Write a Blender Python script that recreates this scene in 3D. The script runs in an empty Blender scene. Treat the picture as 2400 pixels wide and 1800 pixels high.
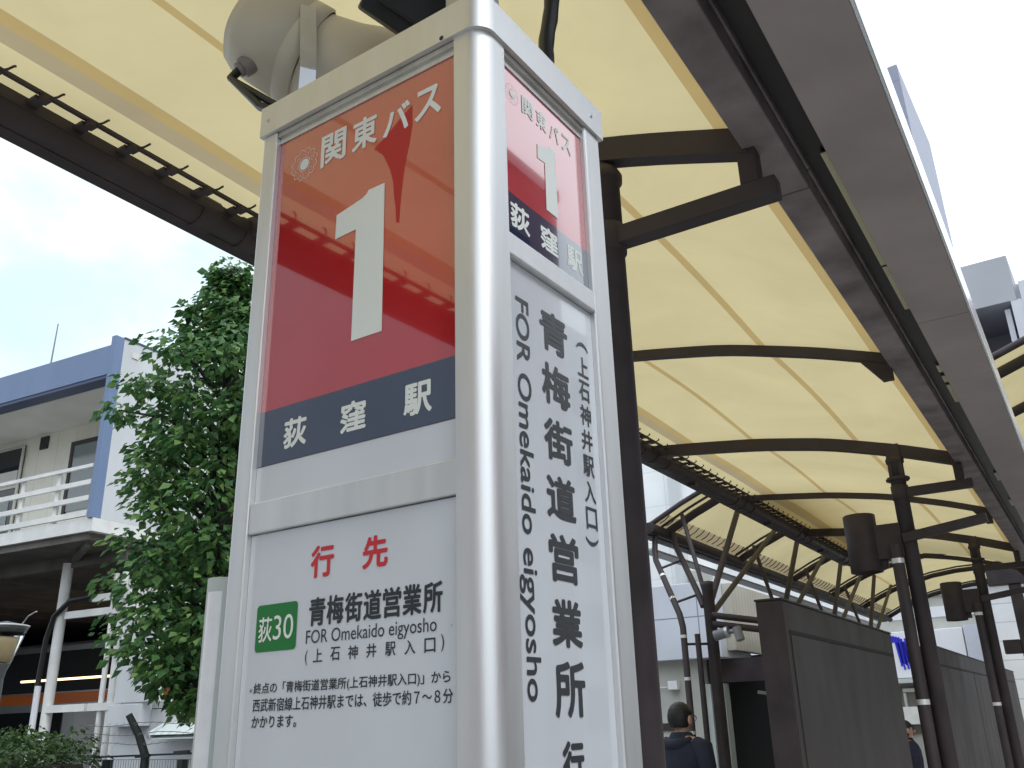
import bpy, math, random
from math import sin, cos, pi, radians
from mathutils import Vector, Matrix, Euler
R = radians
SC = bpy.context.scene
COL = SC.collection
random.seed(7)

# ------------------------------------------------------------------ camera
CAM = (0.652, -0.916, 1.55)
PITCH, YAW, ROLL = 20.698, 33.805, -1.644
cd = bpy.data.cameras.new('camera'); cam = bpy.data.objects.new('camera', cd); COL.objects.link(cam)
cd.sensor_fit = 'HORIZONTAL'; cd.sensor_width = 36; cd.lens = 31.677
cd.clip_start = .02; cd.clip_end = 2000
_f = Vector((-sin(R(YAW))*cos(R(PITCH)), cos(R(YAW))*cos(R(PITCH)), sin(R(PITCH))))
_r = Vector((cos(R(YAW)), sin(R(YAW)), 0)); _u = _r.cross(_f)
_r2 = _r*cos(R(ROLL)) + _u*sin(R(ROLL)); _u2 = -_r*sin(R(ROLL)) + _u*cos(R(ROLL))
cam.matrix_world = Matrix(((_r2.x, _u2.x, -_f.x, CAM[0]), (_r2.y, _u2.y, -_f.y, CAM[1]), (_r2.z, _u2.z, -_f.z, CAM[2]), (0, 0, 0, 1)))
SC.camera = cam

# ------------------------------------------------------------------ sky and sun
SUN_EL, SUN_AZ = 52, 104          # azimuth: clockwise from +Y
sdir = Vector((sin(R(SUN_AZ))*cos(R(SUN_EL)), cos(R(SUN_AZ))*cos(R(SUN_EL)), sin(R(SUN_EL))))
W = bpy.data.worlds.new("World"); SC.world = W; W.use_nodes = True
nt = W.node_tree; nt.nodes.clear(); N = nt.nodes.new; Lk = nt.links.new
out = N('ShaderNodeOutputWorld')
sky = N('ShaderNodeTexSky'); sky.sky_type = 'NISHITA'; sky.sun_disc = False
sky.sun_elevation = R(SUN_EL); sky.sun_rotation = R(SUN_AZ); sky.air_density = 1.0; sky.dust_density = 1.5
bsky = N('ShaderNodeBackground'); bsky.inputs[1].default_value = .15
tint = N('ShaderNodeVectorMath'); tint.operation = 'MULTIPLY'; tint.inputs[1].default_value = (1.15, 1.55, 1.2); Lk(sky.outputs[0], tint.inputs[0]); Lk(tint.outputs[0], bsky.inputs[0])
tc = N('ShaderNodeTexCoord')
nz = N('ShaderNodeTexNoise'); nz.inputs['Scale'].default_value = 4.2; nz.inputs['Detail'].default_value = 7; nz.inputs['Roughness'].default_value = .55
mp = N('ShaderNodeMapping'); mp.inputs['Scale'].default_value = (1, 1, 1.7); mp.inputs['Location'].default_value = (.3, .1, .25)
Lk(tc.outputs['Generated'], mp.inputs[0]); Lk(mp.outputs[0], nz.inputs['Vector'])
# a gap in the cloud low over the station (north-west)
dot = N('ShaderNodeVectorMath'); dot.operation = 'DOT_PRODUCT'; dot.inputs[1].default_value = Vector((-.80, .39, .46)).normalized()
Lk(tc.outputs['Generated'], dot.inputs[0])
gap = N('ShaderNodeMapRange'); gap.inputs[1].default_value = .955; gap.inputs[2].default_value = 1.0; gap.inputs[3].default_value = 0; gap.inputs[4].default_value = .27
Lk(dot.outputs['Value'], gap.inputs[0])
sub = N('ShaderNodeMath'); sub.operation = 'SUBTRACT'; Lk(nz.outputs['Fac'], sub.inputs[0]); Lk(gap.outputs[0], sub.inputs[1])
rmp = N('ShaderNodeMapRange'); rmp.interpolation_type = 'SMOOTHSTEP'
rmp.inputs[1].default_value = .18; rmp.inputs[2].default_value = .46; rmp.inputs[3].default_value = .56; Lk(sub.outputs[0], rmp.inputs[0])
# sun glow behind the cloud
dot2 = N('ShaderNodeVectorMath'); dot2.operation = 'DOT_PRODUCT'; dot2.inputs[1].default_value = sdir
Lk(tc.outputs['Generated'], dot2.inputs[0])
gl = N('ShaderNodeMapRange'); gl.inputs[1].default_value = -.2; gl.inputs[2].default_value = 1; gl.inputs[3].default_value = 1.0; gl.inputs[4].default_value = 1.6
Lk(dot2.outputs['Value'], gl.inputs[0])
nz2 = N('ShaderNodeTexNoise'); nz2.inputs['Scale'].default_value = 2.2; nz2.inputs['Detail'].default_value = 5
Lk(mp.outputs[0], nz2.inputs['Vector'])
m2 = N('ShaderNodeMapRange'); m2.inputs[1].default_value = .3; m2.inputs[2].default_value = .7; m2.inputs[3].default_value = .8; m2.inputs[4].default_value = 1.15
Lk(nz2.outputs['Fac'], m2.inputs[0])
ml = N('ShaderNodeMath'); ml.operation = 'MULTIPLY'; Lk(gl.outputs[0], ml.inputs[0]); Lk(m2.outputs[0], ml.inputs[1])
bcl = N('ShaderNodeBackground'); bcl.inputs[0].default_value = (.86, .945, 1.02, 1); Lk(ml.outputs[0], bcl.inputs[1])
mx = N('ShaderNodeMixShader'); Lk(rmp.outputs[0], mx.inputs[0]); Lk(bsky.outputs[0], mx.inputs[1]); Lk(bcl.outputs[0], mx.inputs[2])
Lk(mx.outputs[0], out.inputs[0])
sd = bpy.data.lights.new('sun', 'SUN'); sd.energy = .6; sd.angle = R(14); sd.color = (1, .96, .9)
so = bpy.data.objects.new('sun', sd); COL.objects.link(so); so.location = (6, -4, 12)
so.rotation_euler = (-sdir).to_track_quat('-Z', 'Y').to_euler()
SC.view_settings.view_transform = 'Standard'; SC.view_settings.look = 'None'
SC.view_settings.exposure = 0.5; SC.view_settings.gamma = 1
SC.cycles.max_bounces = 10; SC.cycles.diffuse_bounces = 6; SC.cycles.transmission_bounces = 6; SC.cycles.glossy_bounces = 4

# ------------------------------------------------------------------ materials
def mat(name, col, rough=.6, metal=0, spec=.5, noise=0, nscale=8, bump=0, bscale=40, emit=None, coat=0, stretch=None, rnoise=0):
    m = bpy.data.materials.new(name); m.use_nodes = True
    t = m.node_tree; b = t.nodes['Principled BSDF']
    b.inputs['Base Color'].default_value = (*col, 1); b.inputs['Roughness'].default_value = rough
    b.inputs['Metallic'].default_value = metal; b.inputs['Specular IOR Level'].default_value = spec
    b.inputs['Coat Weight'].default_value = coat; b.inputs['Coat Roughness'].default_value = .02; b.inputs['Coat IOR'].default_value = 1.92
    tx = t.nodes.new('ShaderNodeTexCoord'); src = tx.outputs['Object']
    if stretch:
        mm = t.nodes.new('ShaderNodeMapping'); mm.inputs['Scale'].default_value = stretch
        t.links.new(src, mm.inputs[0]); src = mm.outputs[0]
    if noise or rnoise:
        n = t.nodes.new('ShaderNodeTexNoise'); n.inputs['Scale'].default_value = nscale; n.inputs['Detail'].default_value = 6
        t.links.new(src, n.inputs['Vector'])
    if noise:
        mr = t.nodes.new('ShaderNodeMapRange'); mr.inputs[1].default_value = .3; mr.inputs[2].default_value = .7
        mr.inputs[3].default_value = 1-noise; mr.inputs[4].default_value = 1+noise
        t.links.new(n.outputs['Fac'], mr.inputs[0])
        v = t.nodes.new('ShaderNodeVectorMath'); v.operation = 'SCALE'; v.inputs[0].default_value = col
        t.links.new(mr.outputs[0], v.inputs['Scale']); t.links.new(v.outputs[0], b.inputs['Base Color'])
    if rnoise:
        mr = t.nodes.new('ShaderNodeMapRange'); mr.inputs[1].default_value = .35; mr.inputs[2].default_value = .7
        mr.inputs[3].default_value = max(.02, rough-rnoise); mr.inputs[4].default_value = rough+rnoise
        t.links.new(n.outputs['Fac'], mr.inputs[0]); t.links.new(mr.outputs[0], b.inputs['Roughness'])
    if bump:
        n2 = t.nodes.new('ShaderNodeTexNoise'); n2.inputs['Scale'].default_value = bscale; n2.inputs['Detail'].default_value = 4
        t.links.new(src, n2.inputs['Vector'])
        bp = t.nodes.new('ShaderNodeBump'); bp.inputs['Strength'].default_value = bump; bp.inputs['Distance'].default_value = .01
        t.links.new(n2.outputs['Fac'], bp.inputs['Height']); t.links.new(bp.outputs[0], b.inputs['Normal'])
    if emit:
        b.inputs['Emission Color'].default_value = (*emit[:3], 1); b.inputs['Emission Strength'].default_value = emit[3]
    return m

def mat_membrane(name, dif, trn):
    m = bpy.data.materials.new(name); m.use_nodes = True; t = m.node_tree; t.nodes.clear()
    o = t.nodes.new('ShaderNodeOutputMaterial'); a = t.nodes.new('ShaderNodeAddShader')
    d = t.nodes.new('ShaderNodeBsdfDiffuse'); r = t.nodes.new('ShaderNodeBsdfTranslucent')
    d.inputs[0].default_value = (*dif, 1)
    tx = t.nodes.new('ShaderNodeTexCoord')
    n = t.nodes.new('ShaderNodeTexNoise'); n.inputs['Scale'].default_value = .9; n.inputs['Detail'].default_value = 6
    mr = t.nodes.new('ShaderNodeMapRange'); mr.inputs[1].default_value = .3; mr.inputs[2].default_value = .7; mr.inputs[3].default_value = .86; mr.inputs[4].default_value = 1.06
    n.inputs['Roughness'].default_value = .68; n.inputs['Distortion'].default_value = .6
    v = t.nodes.new('ShaderNodeVectorMath'); v.operation = 'SCALE'; v.inputs[0].default_value = trn
    t.links.new(tx.outputs['Object'], n.inputs['Vector']); t.links.new(n.outputs['Fac'], mr.inputs[0])
    t.links.new(mr.outputs[0], v.inputs['Scale']); t.links.new(v.outputs[0], r.inputs[0])
    t.links.new(d.outputs[0], a.inputs[0]); t.links.new(r.outputs[0], a.inputs[1]); t.links.new(a.outputs[0], o.inputs[0])
    return m

def mat_leaf(name, c1, c2, c3):
    m = bpy.data.materials.new(name); m.use_nodes = True; t = m.node_tree; b = t.nodes['Principled BSDF']
    g = t.nodes.new('ShaderNodeNewGeometry'); cr = t.nodes.new('ShaderNodeValToRGB')
    cr.color_ramp.elements[0].color = (*c1, 1); cr.color_ramp.elements[1].color = (*c3, 1)
    e = cr.color_ramp.elements.new(.6); e.color = (*c2, 1)
    t.links.new(g.outputs['Random Per Island'], cr.inputs[0]); t.links.new(cr.outputs[0], b.inputs['Base Color'])
    b.inputs['Roughness'].default_value = .5; b.inputs['Specular IOR Level'].default_value = .4
    tr = t.nodes.new('ShaderNodeBsdfTranslucent'); mxx = t.nodes.new('ShaderNodeMixShader'); mxx.inputs[0].default_value = .35
    t.links.new(cr.outputs[0], tr.inputs[0]); o = t.nodes['Material Output']
    t.links.new(b.outputs[0], mxx.inputs[1]); t.links.new(tr.outputs[0], mxx.inputs[2]); t.links.new(mxx.outputs[0], o.inputs[0])
    return m

def mat_glass(name, col, rough=.02):
    m = mat(name, col, rough); b = m.node_tree.nodes['Principled BSDF']
    b.inputs['Transmission Weight'].default_value = 1; b.inputs['IOR'].default_value = 1.2
    return m

def mat_grid(name, col, line, sx, sz, w=.006, rough=.5, axis='XZ'):
    # panel joints every sx (horizontally) and sz (vertically)
    m = mat(name, col, rough, noise=.06, nscale=1.5); t = m.node_tree; b = t.nodes['Principled BSDF']
    src = b.inputs['Base Color'].links[0].from_socket
    tx = t.nodes.new('ShaderNodeTexCoord'); sp = t.nodes.new('ShaderNodeSeparateXYZ'); t.links.new(tx.outputs['Object'], sp.inputs[0])
    last = None
    for ax, s in ((axis[0], sx), (axis[1], sz)):
        if not s: continue
        pm = t.nodes.new('ShaderNodeMath'); pm.operation = 'PINGPONG'; pm.inputs[1].default_value = s/2
        t.links.new(sp.outputs[ax], pm.inputs[0])
        lt = t.nodes.new('ShaderNodeMath'); lt.operation = 'LESS_THAN'; lt.inputs[1].default_value = w
        t.links.new(pm.outputs[0], lt.inputs[0])
        if last is None: last = lt.outputs[0]
        else:
            mm = t.nodes.new('ShaderNodeMath'); mm.operation = 'MAXIMUM'; t.links.new(last, mm.inputs[0]); t.links.new(lt.outputs[0], mm.inputs[1]); last = mm.outputs[0]
    mi = t.nodes.new('ShaderNodeMix'); mi.data_type = 'RGBA'; mi.inputs[7].default_value = (*line, 1)
    t.links.new(last, mi.inputs[0]); t.links.new(src, mi.inputs[6]); t.links.new(mi.outputs[2], b.inputs['Base Color'])
    return m

M = dict(
    alu=mat('brushed_aluminium', (.73, .73, .73), .46, .85, rnoise=.05, nscale=2.2, bump=.04, bscale=60, noise=.05, stretch=(14, 14, 1.2)),
    alu_in=mat('aluminium_inner', (.55, .53, .48), .5, .6, noise=.15, nscale=20),
    red_wet=mat('washed_red_film', (.44, .016, .020), .35, spec=.35),
    red=mat('red_film', (.46, .018, .022), .06, spec=.8, coat=1, rnoise=.025, nscale=5, noise=.05),
    navy=mat('navy_film', (.005, .016, .055), .05, spec=.8, coat=1, rnoise=.03, nscale=5),
    white_panel=mat('white_acrylic', (.60, .62, .655), .12, spec=.5, coat=.5, noise=.05, nscale=2.5, rnoise=.03, stretch=(2, 2, .8)),
    letter_white=mat('white_lettering', (.72, .74, .70), .3),
    letter_black=mat('charcoal_lettering', (.03, .032, .036), .3),
    letter_red=mat('red_lettering', (.55, .025, .035), .3),
    green=mat('green_route_tag', (.012, .17, .03), .25),
    brown=mat('dark_brown_paint', (.054, .043, .047), .55, spec=.3, noise=.22, nscale=5, bump=.04, bscale=60, rnoise=.1),
    brown_mat=mat('dark_brown_sheet', (.058, .048, .045), .58, spec=.3, noise=.12, nscale=1.8, bump=.04, bscale=20, rnoise=.06, stretch=(2, 2, .7)),
    brown_lt=mat('brown_beam_paint', (.23, .19, .198), .5, spec=.3, noise=.38, nscale=5, bump=.04, bscale=60),
    soffit_br=mat('brown_soffit_sheet', (.40, .345, .34), .55, spec=.3, noise=.12, nscale=2.5),
    black=mat('black_plastic', (.013, .013, .015), .4),
    steel=mat('galvanised_steel', (.5, .51, .54), .38, .8, noise=.08, nscale=20),
    tape=mat('white_pipe_band', (.8, .8, .8), .4, .4),
    horn=mat('beige_speaker_plastic', (.58, .53, .43), .5, noise=.07, nscale=6),
    horn_dk=mat('grey_gland', (.22, .2, .18), .5),
    memb=mat_membrane('yellow_membrane', (.28, .235, .15), (.325, .272, .150)),
    seam=mat_membrane('membrane_weld_band', (.24, .185, .105), (.238, .168, .068)),
    hem=mat_membrane('membrane_hem', (.24, .20, .145), (.20, .158, .092)),
    fasc=mat('white_fascia_metal', (.82, .85, .9), .2, .6),
    slit=mat('daylight_slit_paint', (.62, .58, .40), .5),
    pale=mat('pale_strut_paint', (.075, .066, .056), .6, spec=.3, noise=.1),
    white_paint=mat('white_paint', (.76, .755, .73), .5, noise=.12, nscale=3),
    white_plastic=mat('white_plastic_cover', (.78, .78, .82), .35, noise=.05, nscale=30),
    blue=mat('blue_fascia', (.155, .22, .365), .5, noise=.09, nscale=2, stretch=(1, 1, .4)),
    blue_dk=mat('blue_edge', (.045, .07, .15), .5),
    cream=mat_grid('cream_boarding', (.80, .77, .67), (.62, .59, .5), .48, 0, .006),
    soffit=mat('grey_soffit', (.66, .65, .61), .8, noise=.06, nscale=2),
    gwall=mat('pale_grey_wall', (.60, .615, .635), .6, noise=.08, nscale=1.5, stretch=(1.5, 1.5, .5)),
    gwall2=mat('pale_green_grey_wall', (.50, .54, .53), .7, noise=.08, nscale=2),
    dark=mat('dark_interior', (.028, .030, .032), .8),  # near-black; on the station back wall it stands in for deep shade
    dkglass=mat('dark_glass', (.02, .022, .026), .08),
    glass_gr=mat('grey_window_glass', (.22, .25, .25), .1),
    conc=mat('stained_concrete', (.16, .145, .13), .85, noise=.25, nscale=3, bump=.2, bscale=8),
    orange=mat('orange_stripe', (.85, .20, .025), .4),
    train=mat('train_silver', (.42, .43, .44), .35, .6, noise=.05),
    lampglow=mat('tube_light', (1, .85, .5), .5, emit=(1, .72, .35, 2.2)),
    lampbody=mat('grey_lamp_post', (.10, .11, .115), .4, .2),
    lampwarm=mat('lamp_reflector', (.62, .47, .27), .35),
    leaf=mat_leaf('leaf', (.036, .098, .038), (.078, .19, .055), (.21, .34, .10)),
    hleaf=mat_leaf('hedge_leaf', (.024, .055, .018), (.05, .105, .026), (.12, .18, .05)),
    bark=mat('bark', (.025, .021, .018), .9, noise=.3, nscale=12, bump=.5, bscale=30),
    wire=mat('fence_wire', (.19, .20, .20), .5, .5),
    fencepost=mat('dark_fence_post', (.014, .02, .022), .5),
    navycloth=mat('navy_cloth', (.014, .018, .037), .85, noise=.2, nscale=14, bump=.35, bscale=9),
    skin=mat('skin', (.5, .29, .2), .5), hair=mat('black_hair', (.009, .008, .009), .5, bump=.5, bscale=60),
    trousers=mat('grey_trousers', (.05, .05, .055), .85), beige_cloth=mat('beige_cloth', (.4, .36, .3), .8),
    lav=mat_grid('lavender_cladding', (.62, .645, .72), (.24, .25, .31), 1.02, 1.06, .010),
    lav2=mat('lavender_wall', (.60, .62, .70), .5, noise=.04),
    bwall=mat('pale_stained_wall', (.50, .50, .46), .8, noise=.1, nscale=1.8, bump=.1, bscale=10),
    bside=mat_grid('beige_siding', (.5, .47, .4), (.3, .28, .24), .16, 0, .008, axis='YZ'),
    wsiding=mat_grid('white_siding', (.88, .88, .90), (.60, .61, .65), 0, .45, .012),
    wtile=mat_grid('white_tile_wall', (.86, .87, .88), (.70, .72, .74), 1.4, 1.1, .012),
    gconc=mat('grey_concrete', (.38, .39, .42), .8, noise=.05, nscale=.6),
    gconc_lt=mat('light_grey_concrete', (.56, .57, .62), .8, noise=.05, nscale=.6),
    tower=mat_grid('hazed_tower_cladding', (.235, .245, .32), (.19, .20, .27), 3, 3.2, .06),  # distance haze is mixed into this grey-blue
    brick=mat('red_brown_wall', (.19, .10, .11), .8), signw=mat('white_sign_face', (.78, .78, .82), .4),
    signb=mat('blue_sign_paint', (.016, .016, .55), .4), cctv=mat('grey_camera_housing', (.19, .20, .215), .4),
    asphalt=mat('asphalt', (.05, .05, .052), .9, noise=.2, nscale=6, bump=.3, bscale=60),
    paving=mat_grid('grey_paving', (.33, .32, .30), (.16, .155, .15), .3, .3, .004, axis='XY'),
    kerb=mat('kerb_stone', (.4, .39, .37), .8, noise=.1), linepaint=mat('white_line_paint', (.75, .75, .72), .7, noise=.1, nscale=12),
    bldA=mat_grid('office_facade_grey', (.36, .36, .36), (.05, .06, .07), 0, 3.2, .8, axis='XZ'),
    bldB=mat_grid('office_facade_brown', (.30, .23, .19), (.05, .05, .06), 0, 3.0, .7, axis='XZ'),
    lampglass=mat_glass('clear_lamp_glass', (.9, .93, .95)),
)

# ------------------------------------------------------------------ mesh builder
class MB:
    def __init__(s): s.v = []; s.f = []; s.mi = []; s.sm = []
    def add(s, vs, fs, mi=0, smooth=False):
        o = len(s.v); s.v += [tuple(v) for v in vs]
        s.f += [tuple(i+o for i in f) for f in fs]; s.mi += [mi]*len(fs); s.sm += [smooth]*len(fs); return s
    def box(s, a, b, mi=0, mtx=None):
        (x0, y0, z0), (x1, y1, z1) = a, b
        vs = [Vector(p) for p in ((x0, y0, z0), (x1, y0, z0), (x1, y1, z0), (x0, y1, z0), (x0, y0, z1), (x1, y0, z1), (x1, y1, z1), (x0, y1, z1))]
        if mtx: vs = [mtx @ v for v in vs]
        return s.add(vs, [(0, 3, 2, 1), (4, 5, 6, 7), (0, 1, 5, 4), (1, 2, 6, 5), (2, 3, 7, 6), (3, 0, 4, 7)], mi)
    def bar(s, p, q, w, h, mi=0, up=(0, 0, 1)):
        p, q = Vector(p), Vector(q); d = (q-p).normalized(); u = Vector(up)
        if abs(d.dot(u)) > .98: u = Vector((0, 1, 0))
        r = d.cross(u).normalized(); u = r.cross(d)
        vs = [c + r*sx*w/2 + u*sz*h/2 for c in (p, q) for sx, sz in ((-1, -1), (1, -1), (1, 1), (-1, 1))]
        return s.add(vs, [(0, 1, 2, 3), (7, 6, 5, 4), (0, 4, 5, 1), (1, 5, 6, 2), (2, 6, 7, 3), (3, 7, 4, 0)], mi)
    def tube(s, pts, r, seg=10, mi=0, cap=True):
        pts = [Vector(p) for p in pts]; n = len(pts); rs = r if isinstance(r, (list, tuple)) else [r]*n
        vs = []; u = None
        for i, p in enumerate(pts):
            d = ((pts[min(i+1, n-1)]-p).normalized() + (p-pts[max(i-1, 0)]).normalized()).normalized()
            if u is None:
                u = d.orthogonal().normalized()
            u = (u - d*u.dot(d)).normalized(); w = d.cross(u)
            vs += [p + (u*cos(2*pi*k/seg) + w*sin(2*pi*k/seg))*rs[i] for k in range(seg)]
        fs = [(i*seg+k, i*seg+(k+1) % seg, (i+1)*seg+(k+1) % seg, (i+1)*seg+k) for i in range(n-1) for k in range(seg)]
        s.add(vs, fs, mi, True)
        if cap: s.add(vs[:seg], [tuple(range(seg-1, -1, -1))], mi); s.add(vs[-seg:], [tuple(range(seg))], mi)
        return s
    def lathe(s, prof, c=(0, 0, 0), seg=24, mi=0, mtx=None, sup=2.0, asp=1.0):
        # prof: (radius, height); sup: superellipse exponent of the section
        vs = []
        for pr in prof:
            r, h = pr[0], pr[1]; e = pr[2] if len(pr) > 2 else sup; a = pr[3] if len(pr) > 3 else asp
            for k in range(seg):
                t = 2*pi*k/seg; cx, sy = cos(t), sin(t)
                x = abs(cx)**(2/e)*(1 if cx >= 0 else -1); y = abs(sy)**(2/e)*(1 if sy >= 0 else -1)
                v = Vector((x*r*a, y*r, h)); vs.append((mtx @ v) if mtx else v + Vector(c))
        n = len(prof)
        fs = [(i*seg+k, i*seg+(k+1) % seg, (i+1)*seg+(k+1) % seg, (i+1)*seg+k) for i in range(n-1) for k in range(seg)]
        return s.add(vs, fs, mi, True)
    def prism(s, poly, z0, z1, mi=0, smooth=False, frame=None):
        # poly in xy (or in frame: origin, ex, ey, ez)
        n = len(poly)
        if frame:
            o, ex, ey, ez = [Vector(t) for t in frame]
            vs = [o+ex*x+ey*y+ez*z0 for x, y in poly] + [o+ex*x+ey*y+ez*z1 for x, y in poly]
        else: vs = [(x, y, z0) for x, y in poly] + [(x, y, z1) for x, y in poly]
        s.add(vs, [tuple(range(n-1, -1, -1)), tuple(range(n, 2*n))], mi)
        return s.add(vs, [(i, (i+1) % n, n+(i+1) % n, n+i) for i in range(n)], mi, smooth)
    def sphere(s, c, r, seg=12, rings=8, mi=0):
        prof = [(max(1e-4, sin(pi*i/rings)), -cos(pi*i/rings)) for i in range(rings+1)]
        rr = r if isinstance(r, (tuple, list)) else (r, r, r)
        return s.lathe(prof, seg=seg, mi=mi, mtx=Matrix.Translation(c) @ Matrix.Diagonal((*rr, 1)))
    def build(s, name, mats, parent=None, bevel=0, seg=2):
        me = bpy.data.meshes.new(name); me.from_pydata(s.v, [], s.f)
        for m in (mats if isinstance(mats, (list, tuple)) else [mats]): me.materials.append(m)
        me.polygons.foreach_set('material_index', s.mi); me.polygons.foreach_set('use_smooth', s.sm); me.update()
        o = bpy.data.objects.new(name, me); COL.objects.link(o)
        if parent: o.parent = parent
        if bevel:
            b = o.modifiers.new('bevel', 'BEVEL'); b.width = bevel; b.segments = seg; b.limit_method = 'ANGLE'; b.angle_limit = R(50)
        return o

def thing(name, label, cat, loc=(0, 0, 0), rz=0, group=None):
    o = bpy.data.objects.new(name, None); COL.objects.link(o); o.empty_display_size = .2
    o.location = loc; o.rotation_euler = (0, 0, rz); return tag(o, label, cat, group)
def tag(o, label, cat, group=None):
    o['label'] = label; o['category'] = cat
    if group: o['group'] = group
    return o
def struct(o): o['kind'] = 'structure'; return o
def stuff(o): o['kind'] = 'stuff'; return o
def copy_tree(o, parent=None):
    c = o.copy(); COL.objects.link(c)
    if parent: c.parent = parent
    for ch in list(o.children): copy_tree(ch, c)
    return c
def part(name, mats, parent, fn, bevel=0, label=None):
    mb = MB(); fn(mb); o = mb.build(name, mats, parent, bevel)
    if label: o['label'] = label
    return o

_gc = {}
def glyphs(s):
    if s not in _gc:
        c = bpy.data.curves.new('lettering', 'FONT'); c.body = s; c.resolution_u = 4
        o = bpy.data.objects.new('lettering', c); COL.objects.link(o)
        me = bpy.data.meshes.new_from_object(o.evaluated_get(bpy.context.evaluated_depsgraph_get()))
        vs = [v.co.copy() for v in me.vertices]; fs = [tuple(p.vertices) for p in me.polygons]
        bpy.data.objects.remove(o); bpy.data.curves.remove(c); bpy.data.meshes.remove(me)
        x0 = min(v.x for v in vs); x1 = max(v.x for v in vs); y0 = min(v.y for v in vs); y1 = max(v.y for v in vs)
        _gc[s] = ([((v.x-x0)/(x1-x0), (v.y-y0)/max(1e-6, y1-y0)) for v in vs], fs)
    return _gc[s]
def letter(mb, s, a0, a1, b0, b1, plane, w=0.0, mi=0, rot=False):
    """fit string s in the box a (along the face) x b (height); w = stroke thickening in metres, by stacked shifted layers"""
    vs, fs = glyphs(s)
    n = 0 if w <= 0 else 8
    a0 += w; a1 -= w; b0 += w; b1 -= w
    for k in range(n+1):
        da, db = (0, 0) if k == n else (w*cos(2*pi*k/8), w*sin(2*pi*k/8))
        o = []
        for (x, y) in vs:
            if rot: a, b = a0+(a1-a0)*y, b1-(b1-b0)*x        # lying on its side, reading downwards
            else: a, b = a0+(a1-a0)*x, b0+(b1-b0)*y
            o.append(plane(a+da, b+db, .00001*k))
        mb.add(o, fs, mi)

# ------------------------------------------------------------------ ground
TH = R(1.9)
g = MB().box((-300, -300, -.5), (300, 400, -.16)); struct(g.build('ground', M['asphalt']))
g = MB().box((-7.5, -12, -.15), (1.75, 60, 0.0)); struct(g.build('pavement', M['paving']))
g = MB().box((1.754, -12, -.15), (1.90, 60, .004)); struct(g.build('kerb', M['kerb'], bevel=.01))
g = MB().box((1.92, -12, -.156), (2.04, 60, -.152)); struct(g.build('road_line', M['linepaint']))

# ================================================================== bus stop pillar
LF = lambda e: (lambda a, b, d=0: (a, .012-e-d, b))          # on the left (front) face, e in front of the panel
RF = lambda e: (lambda a, b, d=0: (-.012+e+d, a, b))         # on the right face
PIL = thing('bus_stop_pillar', 'square aluminium bus stop pillar with red panels reading 1 under the canopy', 'bus stop sign')
def arc(cx, cy, r, a0, a1, n=8): return [(cx+r*cos(R(a0+(a1-a0)*i/n)), cy+r*sin(R(a0+(a1-a0)*i/n))) for i in range(n+1)]
ZT, ZB = 2.582, .02
def corner(mb):
    r = .034
    mb.prism([(-.0547, .028), (-.0547, 0)] + arc(-r, r, r, -90, 0, 10) + [(0, .0621), (-.028, .0621), (-.028, .028)], ZB, ZT, smooth=True)
p = part('corner_post', M['alu'], PIL, corner); p.data.shade_smooth() if False else None
for pl in p.data.polygons: pl.use_smooth = False
def smooth_by_angle(o, a=40):
    for pl in o.data.polygons: pl.use_smooth = True
    md = o.modifiers.new('edges', 'EDGE_SPLIT'); md.split_angle = R(a)
smooth_by_angle(p)
part('post', M['alu'], PIL, lambda b: b.box((-.5, 0, ZB), (-.4653, .036, ZT)), .003)
part('post', M['alu'], PIL, lambda b: b.box((-.028, .3217, ZB), (0, .3766, ZT)), .004)
part('post', M['alu'], PIL, lambda b: b.box((-.5, .33, ZB), (-.46, .3766, ZT)), .003)
def header(mb):
    x0, y1, r, e = -.506, .383, .034, .006
    mb.prism([(x0, y1), (x0, -e)] + arc(e-r, r-e, r, -90, 0, 10) + [(e, y1)], ZT, 2.646)
p = part('header', M['alu'], PIL, header); smooth_by_angle(p, 30)
def innertop(mb):
    mb.box((-.4645, .004, 2.571), (-.0555, .02, 2.5805), 1)
    mb.box((-.4645, .0095, 2.559), (-.0555, .02, 2.571), 0)
    mb.box((-.02, .063, 2.571), (-.004, .321, 2.5805), 1)
    mb.box((-.02, .063, 2.559), (-.0095, .321, 2.571), 0)
part('inner_trim', [M['alu'], M['alu_in']], PIL, innertop)
def backing(mb):
    mb.box((-.459, .04, .05), (-.03, .37, 2.55))
part('core', M['gwall'], PIL, backing)
# panels (left face)
def lp(mb):
    mb.box((-.4648, .012, 1.9445), (-.0552, .016, 2.5585), 0)
    mb.box((-.4648, .0115, 1.9445), (-.0552, .0118, 2.0371), 1)
upL = part('sign_panel', [M['red'], M['navy']], PIL, lp, label='red sign panel with a navy band, number 1 facing left')
part('panel_footing', M['white_panel'], PIL, lambda b: b.box((-.4648, .0125, 1.885), (-.0552, .0165, 1.944)))
part('cross_bar', M['alu'], PIL, lambda b: b.box((-.4650, .0035, 1.836), (-.0550, .0165, 1.885)), .002)
loL = part('sign_panel', M['white_panel'], PIL, lambda b: b.box((-.4648, .012, .10), (-.0552, .016, 1.8345)), label='white panel listing the destination in Japanese')
t = MB()
LB = .018
letter(t, '関', -.3576, -.2975, 2.4635, 2.5285, LF(.0008), .0016); letter(t, '東', -.283, -.2262, 2.4635, 2.5265, LF(.0008), .0016)
letter(t, 'バ', -.2125, -.1544, 2.463, 2.518, LF(.0008), .0016); letter(t, 'ス', -.1437, -.0892, 2.4636, 2.522, LF(.0008), .0016)
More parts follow.
